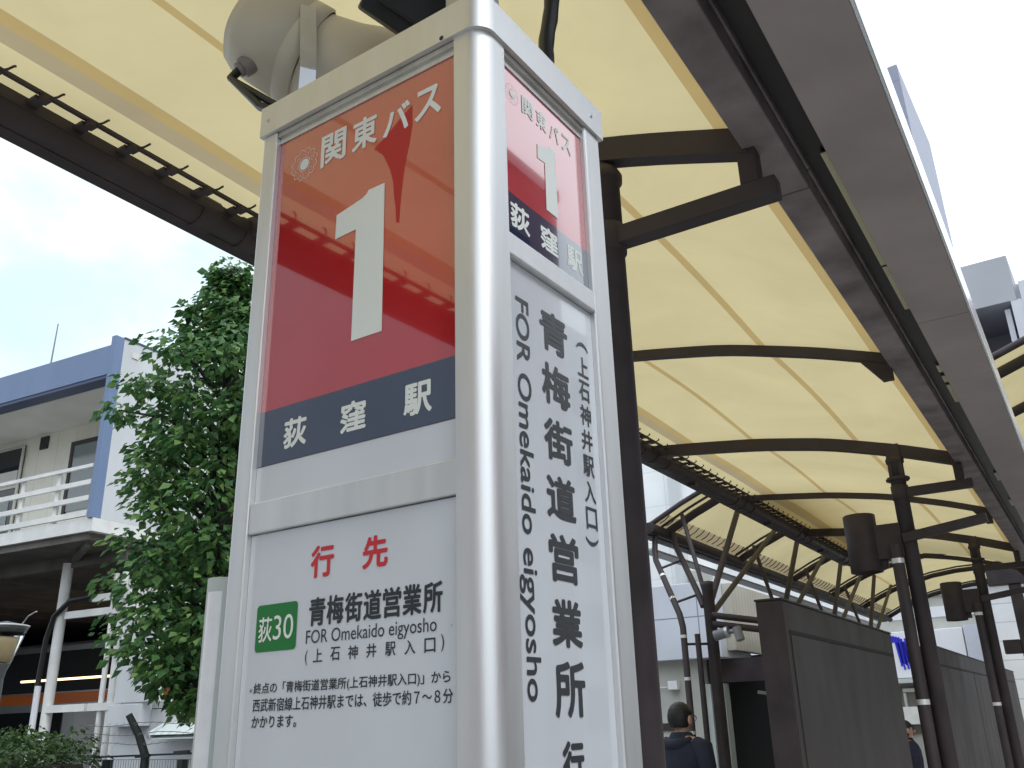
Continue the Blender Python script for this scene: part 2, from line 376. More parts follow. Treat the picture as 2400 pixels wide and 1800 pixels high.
t.add([LF(.0008)(a, b) for a, b in ((-.2055, 2.376), (-.2400, 2.376), (-.2445, 2.3705), (-.2540, 2.3655), (-.2700, 2.3620), (-.2860, 2.3590), (-.3118, 2.3540), (-.3125, 2.3085), (-.2660, 2.3110), (-.2670, 2.113), (-.2035, 2.113))], [tuple(range(10, -1, -1))])
for ch, a0, a1 in (('荻', -.4065, -.3550), ('窪', -.2830, -.2306), ('駅', -.1575, -.1050)):
    letter(t, ch, a0, a1, 1.9640, 2.0128, LF(.0008), .0015)
def ring(mb, c, r0, r1, plane, n=60, lob=0, amp=0):
    vs = []
    for k in range(n):
        th = 2*pi*k/n; w = amp*abs(sin(lob*th/2))
        vs.append(plane(c[0]+(r0+w)*cos(th), c[1]+(r0+w)*sin(th))); vs.append(plane(c[0]+(r1+w)*cos(th), c[1]+(r1+w)*sin(th)))
    mb.add(vs, [(2*k, 2*((k+1) % n), 2*((k+1) % n)+1, 2*k+1)[::-1] for k in range(n)])
def emblem(mb, c, s, plane):
    ring(mb, c, .0002, .0105*s, plane); ring(mb, c, .0125*s, .0138*s, plane)
    ring(mb, c, .0245*s, .0256*s, plane, 96, 12, .0055*s)
    for k in range(6):
        a = 2*pi*k/6+.3; ring(mb, (c[0]+.0195*s*cos(a), c[1]+.0195*s*sin(a)), .0032*s, .0038*s, plane, 20)
emblem(t, (-.3985, 2.4902), 1.06, LF(.0008))
t.build('lettering', M['letter_white'], upL)
st = MB(); sp_ = [(-.150, 2.503), (-.175, 2.488), (-.200, 2.470), (-.232, 2.452), (-.212, 2.432), (-.196, 2.40), (-.188, 2.372), (-.1855, 2.345), (-.1815, 2.322), (-.1795, 2.293), (-.1735, 2.291), (-.1722, 2.318), (-.1700, 2.345), (-.1665, 2.372), (-.162, 2.40), (-.155, 2.43), (-.1490, 2.465)]
st.add([LF(.0003)(a, b) for a, b in sp_], [tuple(range(len(sp_)))]); st.build('water_stain', M['red_wet'], upL)
t = MB()
letter(t, '行', -.3305, -.2840, 1.7550, 1.8018, LF(.0008), .0014); letter(t, '先', -.2285, -.1815, 1.7565, 1.8018, LF(.0008), .0014)
t.build('red_heading', M['letter_red'], loL)
t = MB(); pts = []
gx0, gx1, gz0, gz1, gr = -.4390, -.3526, 1.6588, 1.7263, .006
for cx, cz, a in ((gx1-gr, gz1-gr, 0), (gx0+gr, gz1-gr, 90), (gx0+gr, gz0+gr, 180), (gx1-gr, gz0+gr, 270)): pts += arc(cx, cz, gr, a, a+90, 5)
t.add([LF(.0008)(a, b) for a, b in pts], [tuple(range(len(pts)))])
gt = t.build('route_tag', M['green'], loL)
t = MB(); letter(t, '荻', -.4325, -.4040, 1.6725, 1.7085, LF(.0012), .0004); letter(t, '30', -.4010, -.3595, 1.6745, 1.7090, LF(.0012))
t.build('route_number', M['letter_white'], loL)
t = MB()
n7 = '青梅街道営業所'; w7 = (.3305-.0850)/7
for i, ch in enumerate(n7): letter(t, ch, -.3300+w7*i+.0012, -.3300+w7*(i+1)-.0012, 1.6875, 1.7275, LF(.0008), .00105)
letter(t, 'FOR Omekaido eigyosho', -.3325, -.0955, 1.6585, 1.6825, LF(.0008))
letter(t, '(', -.3323, -.3275, 1.6355, 1.6555, LF(.0008)); letter(t, ')', -.0885, -.0835, 1.6385, 1.6600, LF(.0008))
n6 = '上石神井駅入口'
for i, ch in enumerate(n6): letter(t, ch, -.3165+.0335*i, -.2985+.0335*i, 1.6385, 1.6565, LF(.0008), .00022)
letter(t, '＊', -.4445, -.4375, 1.6025, 1.6095, LF(.0008))
letter(t, '終点の「青梅街道営業所(上石神井駅入口)」から', -.4350, -.0735, 1.5985, 1.6160, LF(.0008), .00022)
letter(t, '西武新宿線上石神井駅までは、徒歩で約７～８分', -.4345, -.0695, 1.5765, 1.5945, LF(.0008), .00022)
letter(t, 'かかります。', -.4345, -.3430, 1.5548, 1.5710, LF(.0008), .0003)
letter(t, '・', -.0720, -.0705, 1.6690, 1.6705, LF(.0008))
t.build('lettering', M['letter_black'], loL)
# panels (right face)
def rp(mb):
    mb.box((-.016, .0625, 2.2400), (-.012, .3213, 2.5585), 0)
    mb.box((-.0118, .0625, 2.2400), (-.0115, .3213, 2.3220), 1)
upR = part('sign_panel', [M['red'], M['navy']], PIL, rp, label='red sign panel with a navy band, narrow, facing right')
part('cross_bar', M['alu'], PIL, lambda b: b.box((-.0165, .0623, 2.2024), (-.0010, .3215, 2.2395)), .002)
loR = part('sign_panel', M['white_panel'], PIL, lambda b: b.box((-.016, .0625, .10), (-.012, .3213, 2.2015)), label='white panel with large vertical Japanese destination')
t = MB()
for ch, a0, a1 in (('荻', .084, .138), ('窪', .1695, .2225), ('駅', .2520, .3050)): letter(t, ch, a0, a1, 2.2640, 2.3090, RF(.0008), .0015)
t.add([RF(.0008)(a, b) for a, b in ((.2290, 2.476), (.2080, 2.476), (.1980, 2.468), (.1716, 2.461), (.1705, 2.432), (.1930, 2.4345), (.1921, 2.343), (.2290, 2.343))], [tuple(range(7, -1, -1))])
emblem(t, (.1000, 2.5160), .62, RF(.0008))
for ch, a0, a1 in (('関', .128, .162), ('東', .172, .204), ('バ', .214, .246), ('ス', .255, .287)): letter(t, ch, a0, a1, 2.498, 2.534, RF(.0008), .001)
t.build('lettering', M['letter_white'], upR)
t = MB()
for ch, b0, b1 in (('青', 2.0862, 2.1550), ('梅', 1.9990, 2.0655), ('街', 1.9118, 1.9765), ('道', 1.8250, 1.8900), ('営', 1.7350, 1.8035), ('業', 1.6470, 1.7120), ('所', 1.5562, 1.6295)):
    letter(t, ch, .1555, .2372, b0, b1, RF(.0008), .0021)
letter(t, '行', .1680, .2240, 1.4720, 1.5278, RF(.0008), .0021)
letter(t, 'FOR Omekaido eigyosho', .0790, .1255, 1.5763, 2.1465, RF(.0008), .0007, rot=True)
letter(t, '(', .2660, .3035, 2.1215, 2.1355, RF(.0008), .0005, rot=True); letter(t, ')', .2625, .3005, 1.7990, 1.8120, RF(.0008), .0005, rot=True)
for i, ch in enumerate(n6): letter(t, ch, .2670, .3010, 2.0965-.0417*i-.022, 2.0965-.0417*i+.0125, RF(.0008), .0007)
t.build('lettering', M['letter_black'], loR)
for x, z in ((-.485, 2.612), (-.075, 2.588-.0)):
    part('screw', M['black' if z > 2.58 and z < 2.6 else 'steel'], PIL, lambda m: m.lathe([(.0045, 0), (.004, .0012), (.0005, .0014)], seg=10, mtx=Matrix.Translation((x, -.0058 if z > 2.58 else .0002, z)) @ Matrix.Rotation(pi/2, 4, 'X')))
for y, z in ((.34, 2.612),):
    part('screw', M['steel'], PIL, lambda m: m.lathe([(.0045, 0), (.004, .0012), (.0005, .0014)], seg=10, mtx=Matrix.Translation((.0058 if z > 2.58 else -.0002, y, z)) @ Matrix.Rotation(pi/2, 4, 'Y')))
part('base_plinth', M['steel'], PIL, lambda b: b.box((-.52, -.02, 0), (.02, .40, .05)), .004)

# white covered pole beside the pillar
pw = MB(); pw.tube([(-.588, .06, 0), (-.588, .06, 1.765)], .021, 16, 0)
pw.tube([(-.590, .066, 0), (-.590, .066, 1.788)], .0265, 14, 1)
tag(pw.build('marker_pole', [M['white_plastic'], M['gwall2']]), 'round pole in white plastic sleeve hugging the left edge of the pillar', 'pole')

# ------------------------------------------------------------------ horn loudspeaker on the header
HR = thing('horn_loudspeaker', 'beige horn loudspeaker on a steel bracket on top of the bus stop pillar', 'loudspeaker', (-.60, .13, 2.646))
ax = Vector((.50, .66, -.40)).normalized()
hz = ax; hx = Vector((0, 0, 1)).cross(hz).normalized(); hy = hz.cross(hx)
HM = Matrix(((hx.x, hy.x, hz.x, -.012), (hx.y, hy.y, hz.y, .02), (hx.z, hy.z, hz.z, .305), (0, 0, 0, 1))) @ Matrix.Scale(.90, 4)
part('driver_housing', M['horn'], HR, lambda b: b.lathe([(.0005, -.146), (.07, -.145), (.094, -.137), (.108, -.112), (.114, -.07), (.117, -.002), (.1155, 0), (.1155, .003), (.117, .005), (.118, .045), (.112, .048)], seg=44, mtx=HM, sup=2.9))
part('bell', M['horn'], HR, lambda b: b.lathe([(.108, .046, 2.4), (.114, .05, 2.4), (.122, .12, 2.7, 1.06), (.142, .22, 3.2, 1.16), (.166, .30, 3.8, 1.24), (.170, .31, 4, 1.25), (.165, .316, 4, 1.25), (.15, .29, 3.8, 1.2), (.05, .08, 2.4)], seg=52, mtx=HM))
def gland_pt():
    q = HM @ Vector((-.008, -.110, -.058)); return q, (HM.to_3x3() @ Vector((.22, -1.0, -.45))).normalized()
def gland(mb):
    q, d = gland_pt(); mb.tube([q - d*.014, q + d*.020], .021, 18); mb.tube([q + d*.020, q + d*.030], .016, 16)
part('cable_gland', M['horn_dk'], HR, gland)
def cable(mb):
    q, d = gland_pt(); e = q+d*.026
    mb.tube([e, e+d*.02+Vector((0, 0, -.01)), e.lerp(Vector((.10, -.05, 0)), .45)+Vector((-.012, 0, -.02)), Vector((.104, -.055, .02)), Vector((.115, -.05, .003))], .0095, 10)
    mb.tube([e, e+d*.02+Vector((0, 0, -.012)), e.lerp(Vector((.16, -.02, 0)), .45)+Vector((.0, 0, -.03)), Vector((.15, -.03, .03)), Vector((.18, -.02, .003))], .0085, 10)
part('cable', M['black'], HR, cable)
def bracket(mb):
    for sx in (-1, 1):
        P = HM @ Vector((sx*.122, 0, .02)); Q = Vector((P.x+.015*sx*hx.x, P.y, .16)); s_ = hx*sx*.004
        mb.bar(P + s_ + Vector((0, 0, .03)), Q + s_, .034, .004, up=tuple(hx)); mb.bar(Q + s_, Vector((Q.x-.03*sx*hx.x, Q.y-.03*sx*hx.y, .006)), .034, .004, up=tuple(hx))
    A = HM @ Vector((-.122, 0, .02)); B = HM @ Vector((.122, 0, .02)); mb.bar((A.x, A.y, .004), (B.x, B.y, .004), .042, .006)
part('bracket', M['steel'], HR, bracket, .001)
part('bolt', M['steel'], HR, lambda b: b.tube([HM @ Vector((.124, 0, .02)), HM @ Vector((.140, 0, .02))], .014, 6))

# black flood lamp
FL = thing('spot_lamp', 'black square flood lamp standing on top of the pillar beside the loudspeaker', 'lamp', (-.27, .13, 2.646))
FM = Matrix.Translation((.022, .0, .228)) @ Matrix.Rotation(R(38), 4, Vector((-.92, 1.05, 1.3)).normalized()) @ Euler((R(38), R(-8), R(38))).to_matrix().to_4x4()
part('housing', M['black'], FL, lambda b: b.box((-.085, -.05, -.075), (.085, .05, .075), mtx=FM).box((-.06, -.075, -.05), (.06, -.05, .05), mtx=FM), .006)
part('yoke', M['black'], FL, lambda b: b.bar((.045, .01, 0), (.055, .02, .25), .03, .045).bar((-.01, .03, .004), (.06, .03, .004), .05, .008), .002)
def flw(mb):
    for a in (-.02, 0, .015): mb.tube([(a-.005, .0, .20), (a*1.6+.02, .02, .1), (a+.02, .03, 0)], .0035, 6)
part('cable', M['black'], FL, flw)
# grey junction box and conduit on the header
jb = MB().box((-.12, .06, 2.646), (-.065, .15, 2.86)); tag(jb.build('cable_box', M['steel'], bevel=.004), 'small grey steel box on top of the pillar just right of the black lamp', 'electric box')
cb = MB(); cpts = [Vector((-.08, .300+.001*i, 2.646+.028*i)) + Vector((.006*sin(i*.7), .050*sin(min(i, 9)/9*1.2), 0)) for i in range(26)]
rr = [.0155 + .0012*((i % 2)) for i in range(26)]
cb.tube(cpts, rr, 14); tag(cb.build('cable_conduit', M['black']), 'thick black corrugated conduit rising from the pillar top to the canopy', 'conduit')

# ================================================================== canopies
PROF = [(-2.50, 3.848), (-2.35, 3.838), (-2.0, 3.802), (-1.48, 3.740), (-.93, 3.642), (-.4, 3.492), (-.03, 3.362), (.02, 3.345)]
def pz(x):
    for (a, za), (b, zb) in zip(PROF, PROF[1:]):
        if a <= x <= b:
            t = (x-a)/(b-a); return za+(zb-za)*t
    return PROF[0][1] if x < PROF[0][0] else PROF[-1][1]
def pzs(x): return (pz(x-.12)+2*pz(x)+pz(x+.12))/4 if -2.3 < x < -.16 else pz(x)
RIBY = [1.6+2.36*k for k in range(-2, 6)]
Y0, Y1 = RIBY[0]-.3, RIBY[-1]+.25
CN = thing('bus_shelter', 'long bus shelter with curved yellow membrane roof and dark brown frame over the pillar', 'bus shelter', (0, 0, 0), TH)
XS = [-2.47, -2.30, -2.21, -2.12, -2.05, -1.8, -1.60, -1.565, -1.525, -1.3, -1.05, -.78, -.735, -.69, -.5, -.3, -.135, -.125, -.072, -.055, -.03, .0]
XM = {(-1.565, -1.525): 1, (-.735, -.69): 1, (-2.12, -2.05): 1, (-2.21, -2.12): 2, (-.125, -.072): 1, (-.072, -.055): 2, (-.055, -.03): 2}
for a, b in zip(RIBY, RIBY[1:]):
    mb = MB(); ny = 9; vs = []
    for j in range(ny):
        y = a+(b-a)*j/(ny-1); s = sin(pi*j/(ny-1))
        for x in XS:
            k = max(0, min(1, (x+2.3)/.4))*max(0, min(1, (-.06-x)/.3))
            xx = x + (.022*(y-2) if abs(x+.7125) < .05 and False else 0)
            vs.append((xx, y, pzs(x) + .012 + .035*s*k))
    nx = len(XS)
    for i in range(nx-1):
        fs = [(j*nx+i, j*nx+i+1, (j+1)*nx+i+1, (j+1)*nx+i) for j in range(ny-1)]
        o = len(mb.v)
        mb.f += [tuple(q for q in f) for f in fs]; mb.mi += [XM.get((XS[i], XS[i+1]), 0)]*len(fs); mb.sm += [True]*len(fs)
    mb.v = vs
    mb.build('roof_membrane', [M['memb'], M['seam'], M['hem']], CN)
def rib_mb(y, w, h, x0=-2.40, x1=-.02):
    mb = MB(); n = 22; vs = []
    for i in range(n+1):
        x = x0+(x1-x0)*i/n; z = pzs(x)
        vs += [(x, y-w/2, z-h), (x, y+w/2, z-h), (x, y+w/2, z-.004), (x, y-w/2, z-.004)]
    fs = []
    for i in range(n):
        for k in range(4): fs.append((i*4+k, (i+1)*4+k, (i+1)*4+(k+1) % 4, i*4+(k+1) % 4))
    mb.add(vs, fs, 0, True); mb.add(vs[:4], [(0, 1, 2, 3)]); mb.add(vs[-4:], [(3, 2, 1, 0)])
    return mb
for i, y in enumerate(RIBY):
    colr = (i % 2 == 0)
    o = rib_mb(y, .065 if colr else .05, .10 if colr else .062).build('rib', M['brown'], CN); smooth_by_angle(o, 40)
    if not colr:
        MB().prism([(-.20, 3.372), (-.03, 3.31), (-.03, 3.215), (-.085, 3.215)], y-.02, y+.02, frame=((0, 0, 0), (1, 0, 0), (0, 0, 1), (0, 1, 0))).build('rib_bracket', M['brown'], CN)
# right-hand edge beam in two-bay lengths, gutter, soffit
cuts = [Y0, 1.925, 6.645, 11.365, Y1]
for a, b in zip(cuts, cuts[1:]):
    part('edge_beam', M['brown_lt'], CN, lambda m: m.box((-.035, a+.003, 3.275), (.085, b-.003, 3.425)).box((.086, a+.003, 3.345), (.097, b-.003, 3.40)), .006)
part('rain_gutter', M['black'], CN, lambda m: m.box((.098, Y0, 3.375), (.205, Y1, 3.395)).box((.088, Y0, 3.395), (.40, Y1, 3.455)))
for a, b in ((1.87, 2.86), (2.88, 3.40), (4.3, 4.42), (4.5, 4.62), (4.68, 5.05), (7.2, 7.5), (8.4, 8.7)): part('painted_daylight_slit', M['slit'], CN, lambda m: m.box((.150, a, 3.358), (.182, b, 3.362)))  # opaque pale paint stands in for daylight through translucent slits
fc = [Y0, -1.25, 3.47, 8.19, Y1]
for a, b in zip(fc, fc[1:]):
    part('soffit_panel', M['soffit_br'], CN, lambda m: m.box((.184, a+.003, 3.300), (.412, b-.003, 3.372)), .003)
part('white_fascia', M['fasc'], CN, lambda m: m.box((.4125, Y0, 3.296), (.424, Y1, 3.455)), .003)
# left-hand gutter tube, rail, lacing
part('gutter_beam', M['brown'], CN, lambda m: m.tube([(-2.435, Y0, 3.768), (-2.435, Y1, 3.768)], .070, 18).box((-2.53, Y0, 3.700), (-2.46, Y1, 3.716)).box((-2.375, Y0, 3.752), (-2.358, Y1, 3.80)), 0)
for y in RIBY:
    for dy in (-.25, .0, .28): part('gutter_collar', M['brown'], CN, lambda m: m.tube([(-2.435, y+dy-.05, 3.768), (-2.435, y+dy+.05, 3.768)], .079, 18))
    part('gutter_outlet', M['brown'], CN, lambda m: m.box((-2.48, y+.9, 3.67), (-2.40, y+.98, 3.71)))
part('gutter_wire', M['steel'], CN, lambda m: m.tube([(-2.478, Y0, 3.708), (-2.478, Y1, 3.708)], .004, 6))
part('lacing_rail', M['brown'], CN, lambda m: m.box((-2.300, Y0, 3.792), (-2.282, Y1, 3.806)))
def clamp(mb, y):
    mb.box((-2.36, y-.022, 3.776), (-2.30, y+.022, 3.790))
    mb.tube([(-2.325, y-.01, 3.785), (-2.272, y+.01, 3.776), (-2.245, y+.03, 3.784), (-2.232, y+.04, 3.796), (-2.24, y+.05, 3.808)], .005, 6)
    mb.box((-2.30, y-.012, 3.762), (-2.262, y+.02, 3.79))
n_cl = 0; rest = MB(); y = RIBY[0]
vis = []
for a, b in zip(RIBY, RIBY[1:]):
    k = a+.12
    while k < b-.05: vis.append(k); k += .188
for k in vis:
    if -.6 < k < 1.62 or 5.6 < k < 9.4:
        mb = MB(); clamp(mb, k); mb.build('lacing_clamp', M['brown'], CN)
    else: clamp(rest, k)
stuff(rest.build('lacing_clamps', M['brown'], CN))
# columns with braces
CY = [1.6+4.72*k for k in range(0, 3)]
for i, y in enumerate(CY):
    cx = -.547 if i == 0 else -.45
    def colf(m):
        m.lathe([(.056, 0), (.056, 3.345), (.066, 3.35), (.068, 3.375), (.052, 3.405), (.03, 3.415)], (cx, y, 0), 22)
        m.lathe([(.031, 3.41), (.031, 3.49)], (cx, y, 0), 16)
        if i: m.box((cx-.05, y-.05, 3.24), (cx+.05, y+.05, 3.49))
    c = part('column', M['brown'], CN, colf)
    if i:
        part('flange', M['brown'], CN, lambda m: m.lathe([(.057, 3.205), (.08, 3.21), (.08, 3.235), (.057, 3.24)], (cx, y, 0), 20).tube([(cx-.085, y, 3.222), (cx+.085, y, 3.222)], .013, 8))
    part('brace', M['brown'], CN, lambda m: m.box((cx+.045, y-.032, 3.083), (.055, y+.032, 3.150)), .004)
    part('tie', M['brown'], CN, lambda m: m.box((-.056, y-.03, 3.1505), (.005, y+.03, 3.274)), .003)
    part('splice', M['brown'], CN, lambda m: m.lathe([(.058, 3.06), (.064, 3.065), (.064, 3.168), (.058, 3.173)], (cx, y, 0), 20))
    if i:
        part('brace', M['brown'], CN, lambda m: m.bar((cx-.03, y-.06, 2.765), (.10, y-.06, 2.842), .05, .068), .004)
        part('downpipe', M['brown'], CN, lambda m: m.tube([(cx-.088, y-.085, 0), (cx-.088, y-.085, 2.72)], .043, 16))
        for zb in (.55, 1.62, 2.60):
            part('pipe_band', M['tape'], CN, lambda m: m.tube([(cx-.088, y-.085, zb-.018), (cx-.088, y-.085, zb+.018)], .0455, 16))
# hanging cylindrical lamps on the columns
lab = {1: 'dark brown cylindrical lamp bracketed to the second shelter column, left of its pipe', 2: 'dark brown cylindrical lamp on the farther shelter column above the second notice board'}
first = None
for i in (1, 2):
    y = CY[i]
    P = Matrix.Rotation(TH, 4, 'Z') @ Vector((-.78, y, 2.55))
    if first is None:
        L = thing('cylinder_lamp', lab[i], 'lamp', P, TH, 'cylindrical lamps on the shelter columns'); first = L
        part('shade', M['brown'], L, lambda m: m.lathe([(.10, .03), (.112, 0), (.118, .004), (.118, .43), (.112, .436), (.02, .44)], seg=28))
        part('diffuser', M['gwall'], L, lambda m: m.lathe([(.001, .028), (.10, .03)], seg=28))
        part('bracket', M['brown'], L, lambda m: m.box((.10, -.05, .08), (.29, .05, .34)).box((.10, -.02, .02), (.16, .04, .08)), .006)
    else:
        L = copy_tree(first); L.location = P; L['label'] = lab[i]

# second shelter, behind the gutter
C2 = thing('bus_shelter', 'second yellow membrane shelter behind, on slim V struts, its eave sloping down left', 'bus shelter', (0, 0, 0), TH)
P2 = [(-3.60, 3.735), (-3.53, 3.765), (-3.2, 3.93), (-2.9, 4.055), (-2.55, 4.17), (-2.1, 4.27), (-1.6, 4.33), (-.9, 4.345), (-.2, 4.30), (.3, 4.23)]
def pz2(x):
    for (a, za), (b, zb) in zip(P2, P2[1:]):
        if a <= x <= b: return za+(zb-za)*(x-a)/(b-a)
    return P2[-1][1]
RY2 = [9.25+2.6*k for k in range(0, 6)]
X2A = [-3.60, -3.53, -3.49, -3.42, -3.2, -3.0, -2.92, -2.88, -2.7, -2.4, -2.1, -1.6]
for a, b in zip([RY2[0]-.42]+RY2, RY2):
    mb = MB(); X2 = X2A + ([-.9, -.4, .0, .3] if a > 14 else [])
    vs = [(x, a+(b-a)*j/4, pz2(x)+.035*sin(pi*j/4)*(1 if -3.4 < x < -1.7 else 0)) for j in range(5) for x in X2]; n = len(X2)
    mb.v = vs
    for i in range(n-1):
        for j in range(4):
            mb.f.append((j*n+i, j*n+i+1, (j+1)*n+i+1, (j+1)*n+i)); mb.sm.append(True)
            mb.mi.append(2 if X2[i] < -3.45 else 1 if abs(X2[i]+2.92) < .01 else 0)
    mb.build('roof_membrane', [M['memb'], M['seam'], M['hem']], C2)
for y in RY2:
    part('rib', M['brown'], C2, lambda m: m.tube([(x, y, pz2(x)-.075) for x in (-3.58, -3.4, -3.2, -2.9, -2.55, -2.1, -1.65)+((-.9, -.2, .3) if y > 14 else ())], .048, 12))
    part('edge_rod', M['brown'], C2, lambda m: m.tube([(x, y-.13, pz2(x)-.02) for x in (-3.58, -3.2, -2.9, -2.55, -2.1)+((-1.6, -.9, -.2) if y > 14 else ())], .016, 8))
part('end_beam', M['brown'], C2, lambda m: m.tube([(x, RY2[0]-.42, pz2(x)-.03) for x in (-3.6, -3.2, -2.9, -2.55, -2.1, -1.65)], .03, 10))
part('eave_beam', M['brown'], C2, lambda m: m.tube([(-3.585, RY2[0]-.5, 3.655), (-3.585, RY2[-1]+.3, 3.655)], .065, 14))
part('eave_gutter', M['brown'], C2, lambda m: m.box((-3.80, RY2[0]-.55, 3.60), (-3.66, RY2[-1]+.3, 3.70)), .005)
part('gutter_end', M['brown'], C2, lambda m: m.box((-3.96, RY2[0]-.62, 3.56), (-3.64, RY2[0]-.555, 3.76)), .005)
part('eave_plate', M['lav2'], C2, lambda m: m.box((-3.99, RY2[0]+.1, 3.50), (-3.82, RY2[-1]+.3, 3.53)))
cl2 = MB(); k = RY2[0]-.3
while k < RY2[-1]:
    cl2.tube([(-3.53, k, 3.73), (-3.46, k+.01, 3.765), (-3.41, k+.03, 3.82)], .006, 5); k += .19
stuff(cl2.build('lacing_clamps', M['brown'], C2))
BY = [8.62+2.6*k for k in range(0, 5)]
for i, y in enumerate(BY):
    if i == 4: continue
    part('column', M['brown'], C2, lambda m: m.lathe([(.062, 0), (.062, 2.90), (.066, 2.905), (.066, 2.95), (.001, 2.955)], (-2.9, y, 0), 18))
    part('strut', M['brown'], C2, lambda m: m.tube([(-2.9, y+.04, 2.72), (-2.9, y+1.45, 4.075)], .036, 10))
    part('strut', M['pale'], C2, lambda m: m.tube([(-2.9, y+.04, 2.60), (-2.9, y+3.05, 4.06)], .032, 10))
    part('strut', M['brown'], C2, lambda m: m.tube([(-2.9, y-.02, 2.68), (-3.25, y+.35, 3.80)], .026, 8))
def drain(m, pts): m.tube(pts, .034, 12)
dp1 = [(-3.60, 8.95, 3.60), (-3.60, 8.90, 3.40), (-3.56, 8.82, 3.28), (-3.20, 8.50, 2.62), (-3.155, 8.45, 2.48), (-3.155, 8.45, 0)]
dp2 = [(-3.50, 9.25, 3.66), (-3.46, 9.2, 3.5), (-3.06, 8.75, 2.85), (-2.99, 8.68, 2.7)]
part('downpipe', M['brown'], C2, lambda m: drain(m, dp1)); part('downpipe', M['brown'], C2, lambda m: drain(m, dp2))
for q, w in (((-3.50, 8.76, 3.17), (-3.33, 9.05, 3.29)), ((-3.27, 8.56, 2.75), (-3.06, 8.74, 2.84)), ((-3.155, 8.45, 2.30), (-2.96, 8.6, 2.30))):
    part('pipe_link', M['brown'], C2, lambda m: m.tube([q, w], .014, 8))
part('downpipe', M['brown'], C2, lambda m: m.tube([(-3.02, 8.5, 0), (-3.02, 8.5, 2.4)], .03, 12))
for q, d in (((-3.45, 8.72, 3.08), 1), ((-3.30, 8.59, 2.80), 1), ((-3.155, 8.45, 2.38), 0), ((-3.155, 8.45, 1.95), 0), ((-3.155, 8.45, 1.42), 0)):
    dd = Vector((.36, -.32, -.66)).normalized()*.014 if d else Vector((0, 0, .016))
    part('pipe_band', M['tape'], C2, lambda m: m.tube([Vector(q)-dd, Vector(q)+dd], .0365, 12))
# third, taller shelter at the far right
C3 = thing('bus_shelter', 'taller yellow shelter glimpsed beyond the right edge of the near roof', 'bus shelter', (0, 0, 0), TH)
def c3z(x): return 5.86+.36*(x+.05)
def c3m(m):
    xs = (-.05, .5, 1.2, 2.0, 3.0)
    for y0, y1 in ((11.9, 14.4), (14.4, 17.2)):
        m.add([(x, y, c3z(x)) for y in (y0, y1) for x in xs], [(i, i+1, i+6, i+5) for i in range(4)], 0)
part('roof_membrane', M['memb'], C3, c3m)
for y in (12.35, 14.4, 17.2): part('rib', M['brown'], C3, lambda m: m.tube([(x, y, c3z(x)-.09) for x in (-.12, 3.0)], .075, 12))
part('end_beam', M['brown'], C3, lambda m: m.tube([(x, 11.85, c3z(x)-.01) for x in (-.12, 3.0)], .05, 10))
part('eave_beam', M['steel'], C3, lambda m: m.box((-.2, 11.8, 5.72), (-.08, 17.3, 5.80)))
for x, y in ((2.2, 12.35), (2.2, 17.2)): part('column', M['brown'], C3, lambda m: m.lathe([(.09, 0), (.09, c3z(x)-.1)], (x, y, 0), 16))

GF = thing('post_frame', 'dark post and beam frame at the right edge past the last near shelter column', 'frame', (0, 0, 0), TH)
part('post', M['brown'], GF, lambda m: m.box((-.40, 14.33, 0), (-.24, 14.47, 3.28)), .006)
part('beam', M['brown'], GF, lambda m: m.box((-.66, 14.30, 3.285), (1.8, 14.50, 3.56)), .006)
part('sign_box', M['brown'], GF, lambda m: m.box((-.62, 14.25, 2.31), (-.405, 14.45, 2.50)).box((-.235, 14.25, 2.31), (1.2, 14.45, 2.50)), .004)
part('post', M['brown'], GF, lambda m: m.box((1.6, 14.33, 0), (1.76, 14.47, 3.28)), .006)

# ================================================================== notice boards
def board(y0, y1, x0, x1, label, seams):
    B = thing('notice_board', label, 'notice board', (0, 0, 0), TH, 'dark boards along the shelter')
    part('frame', M['brown_mat'], B, lambda m: m.box((x0, y0, 0), (x1, y1, 2.30)), .008)
    part('cap', M['brown'], B, lambda m: m.box((x0-.006, y0-.006, 2.301), (x1+.006, y1+.006, 2.316)), .003)
    def pan(m):
        ys = [y0+.09]+seams+[y1-.06]
        for a, b in zip(ys, ys[1:]): m.box((x1-.01, a+.012, .12), (x1+.008, b-.012, 2.075))
    part('panel', M['brown_mat'], B, pan, .004)
    part('groove', M['dark'], B, lambda m: m.box((x1-.002, y0+.09, 2.078), (x1+.004, y1-.06, 2.106)))
    part('end_cover', M['brown'], B, lambda m: m.box((x0+.004, y0-.004, .02), (x1-.006, y0+.0, 2.295)))
    return B
board(5.37, 9.05, -1.37, -1.185, 'big dark brown notice board, the nearer one, its narrow end toward the viewer', [])
board(11.45, 21.5, -1.36, -1.135, 'farther dark brown notice board of several panels behind the second column', [14.63, 17.5])

# twin rails and camera between column and board
tr = MB(); tr.tube([(-2.84, 8.5, 2.58), (-1.6, 8.9, 2.36)], .035, 10); tr.tube([(-2.84, 8.5, 2.49), (-1.6, 8.9, 2.27)], .035, 10)
o = tr.build('guide_rails', M['brown']); o.rotation_euler[2] = TH; tag(o, 'pair of dark brown rails running from the slim strut column toward the near notice board', 'rail')
CT = thing('security_camera', 'grey bullet security camera on a stub arm beside the slim strut column', 'camera', Matrix.Rotation(TH, 4, 'Z') @ Vector((-2.84, 8.45, 2.36)), TH)
part('housing', M['cctv'], CT, lambda m: m.tube([(.03, 0, 0), (.16, .0, .03)], .055, 14))
part('hood', M['steel'], CT, lambda m: m.tube([(.155, 0, .028), (.185, 0, .034)], .058, 14))
part('arm', M['cctv'], CT, lambda m: m.tube([(.17, .02, .03), (.30, .02, .03)], .018, 8))
part('lens_unit', M['cctv'], CT, lambda m: m.tube([(.27, .0, .07), (.31, -.02, -.06)], .045, 14))

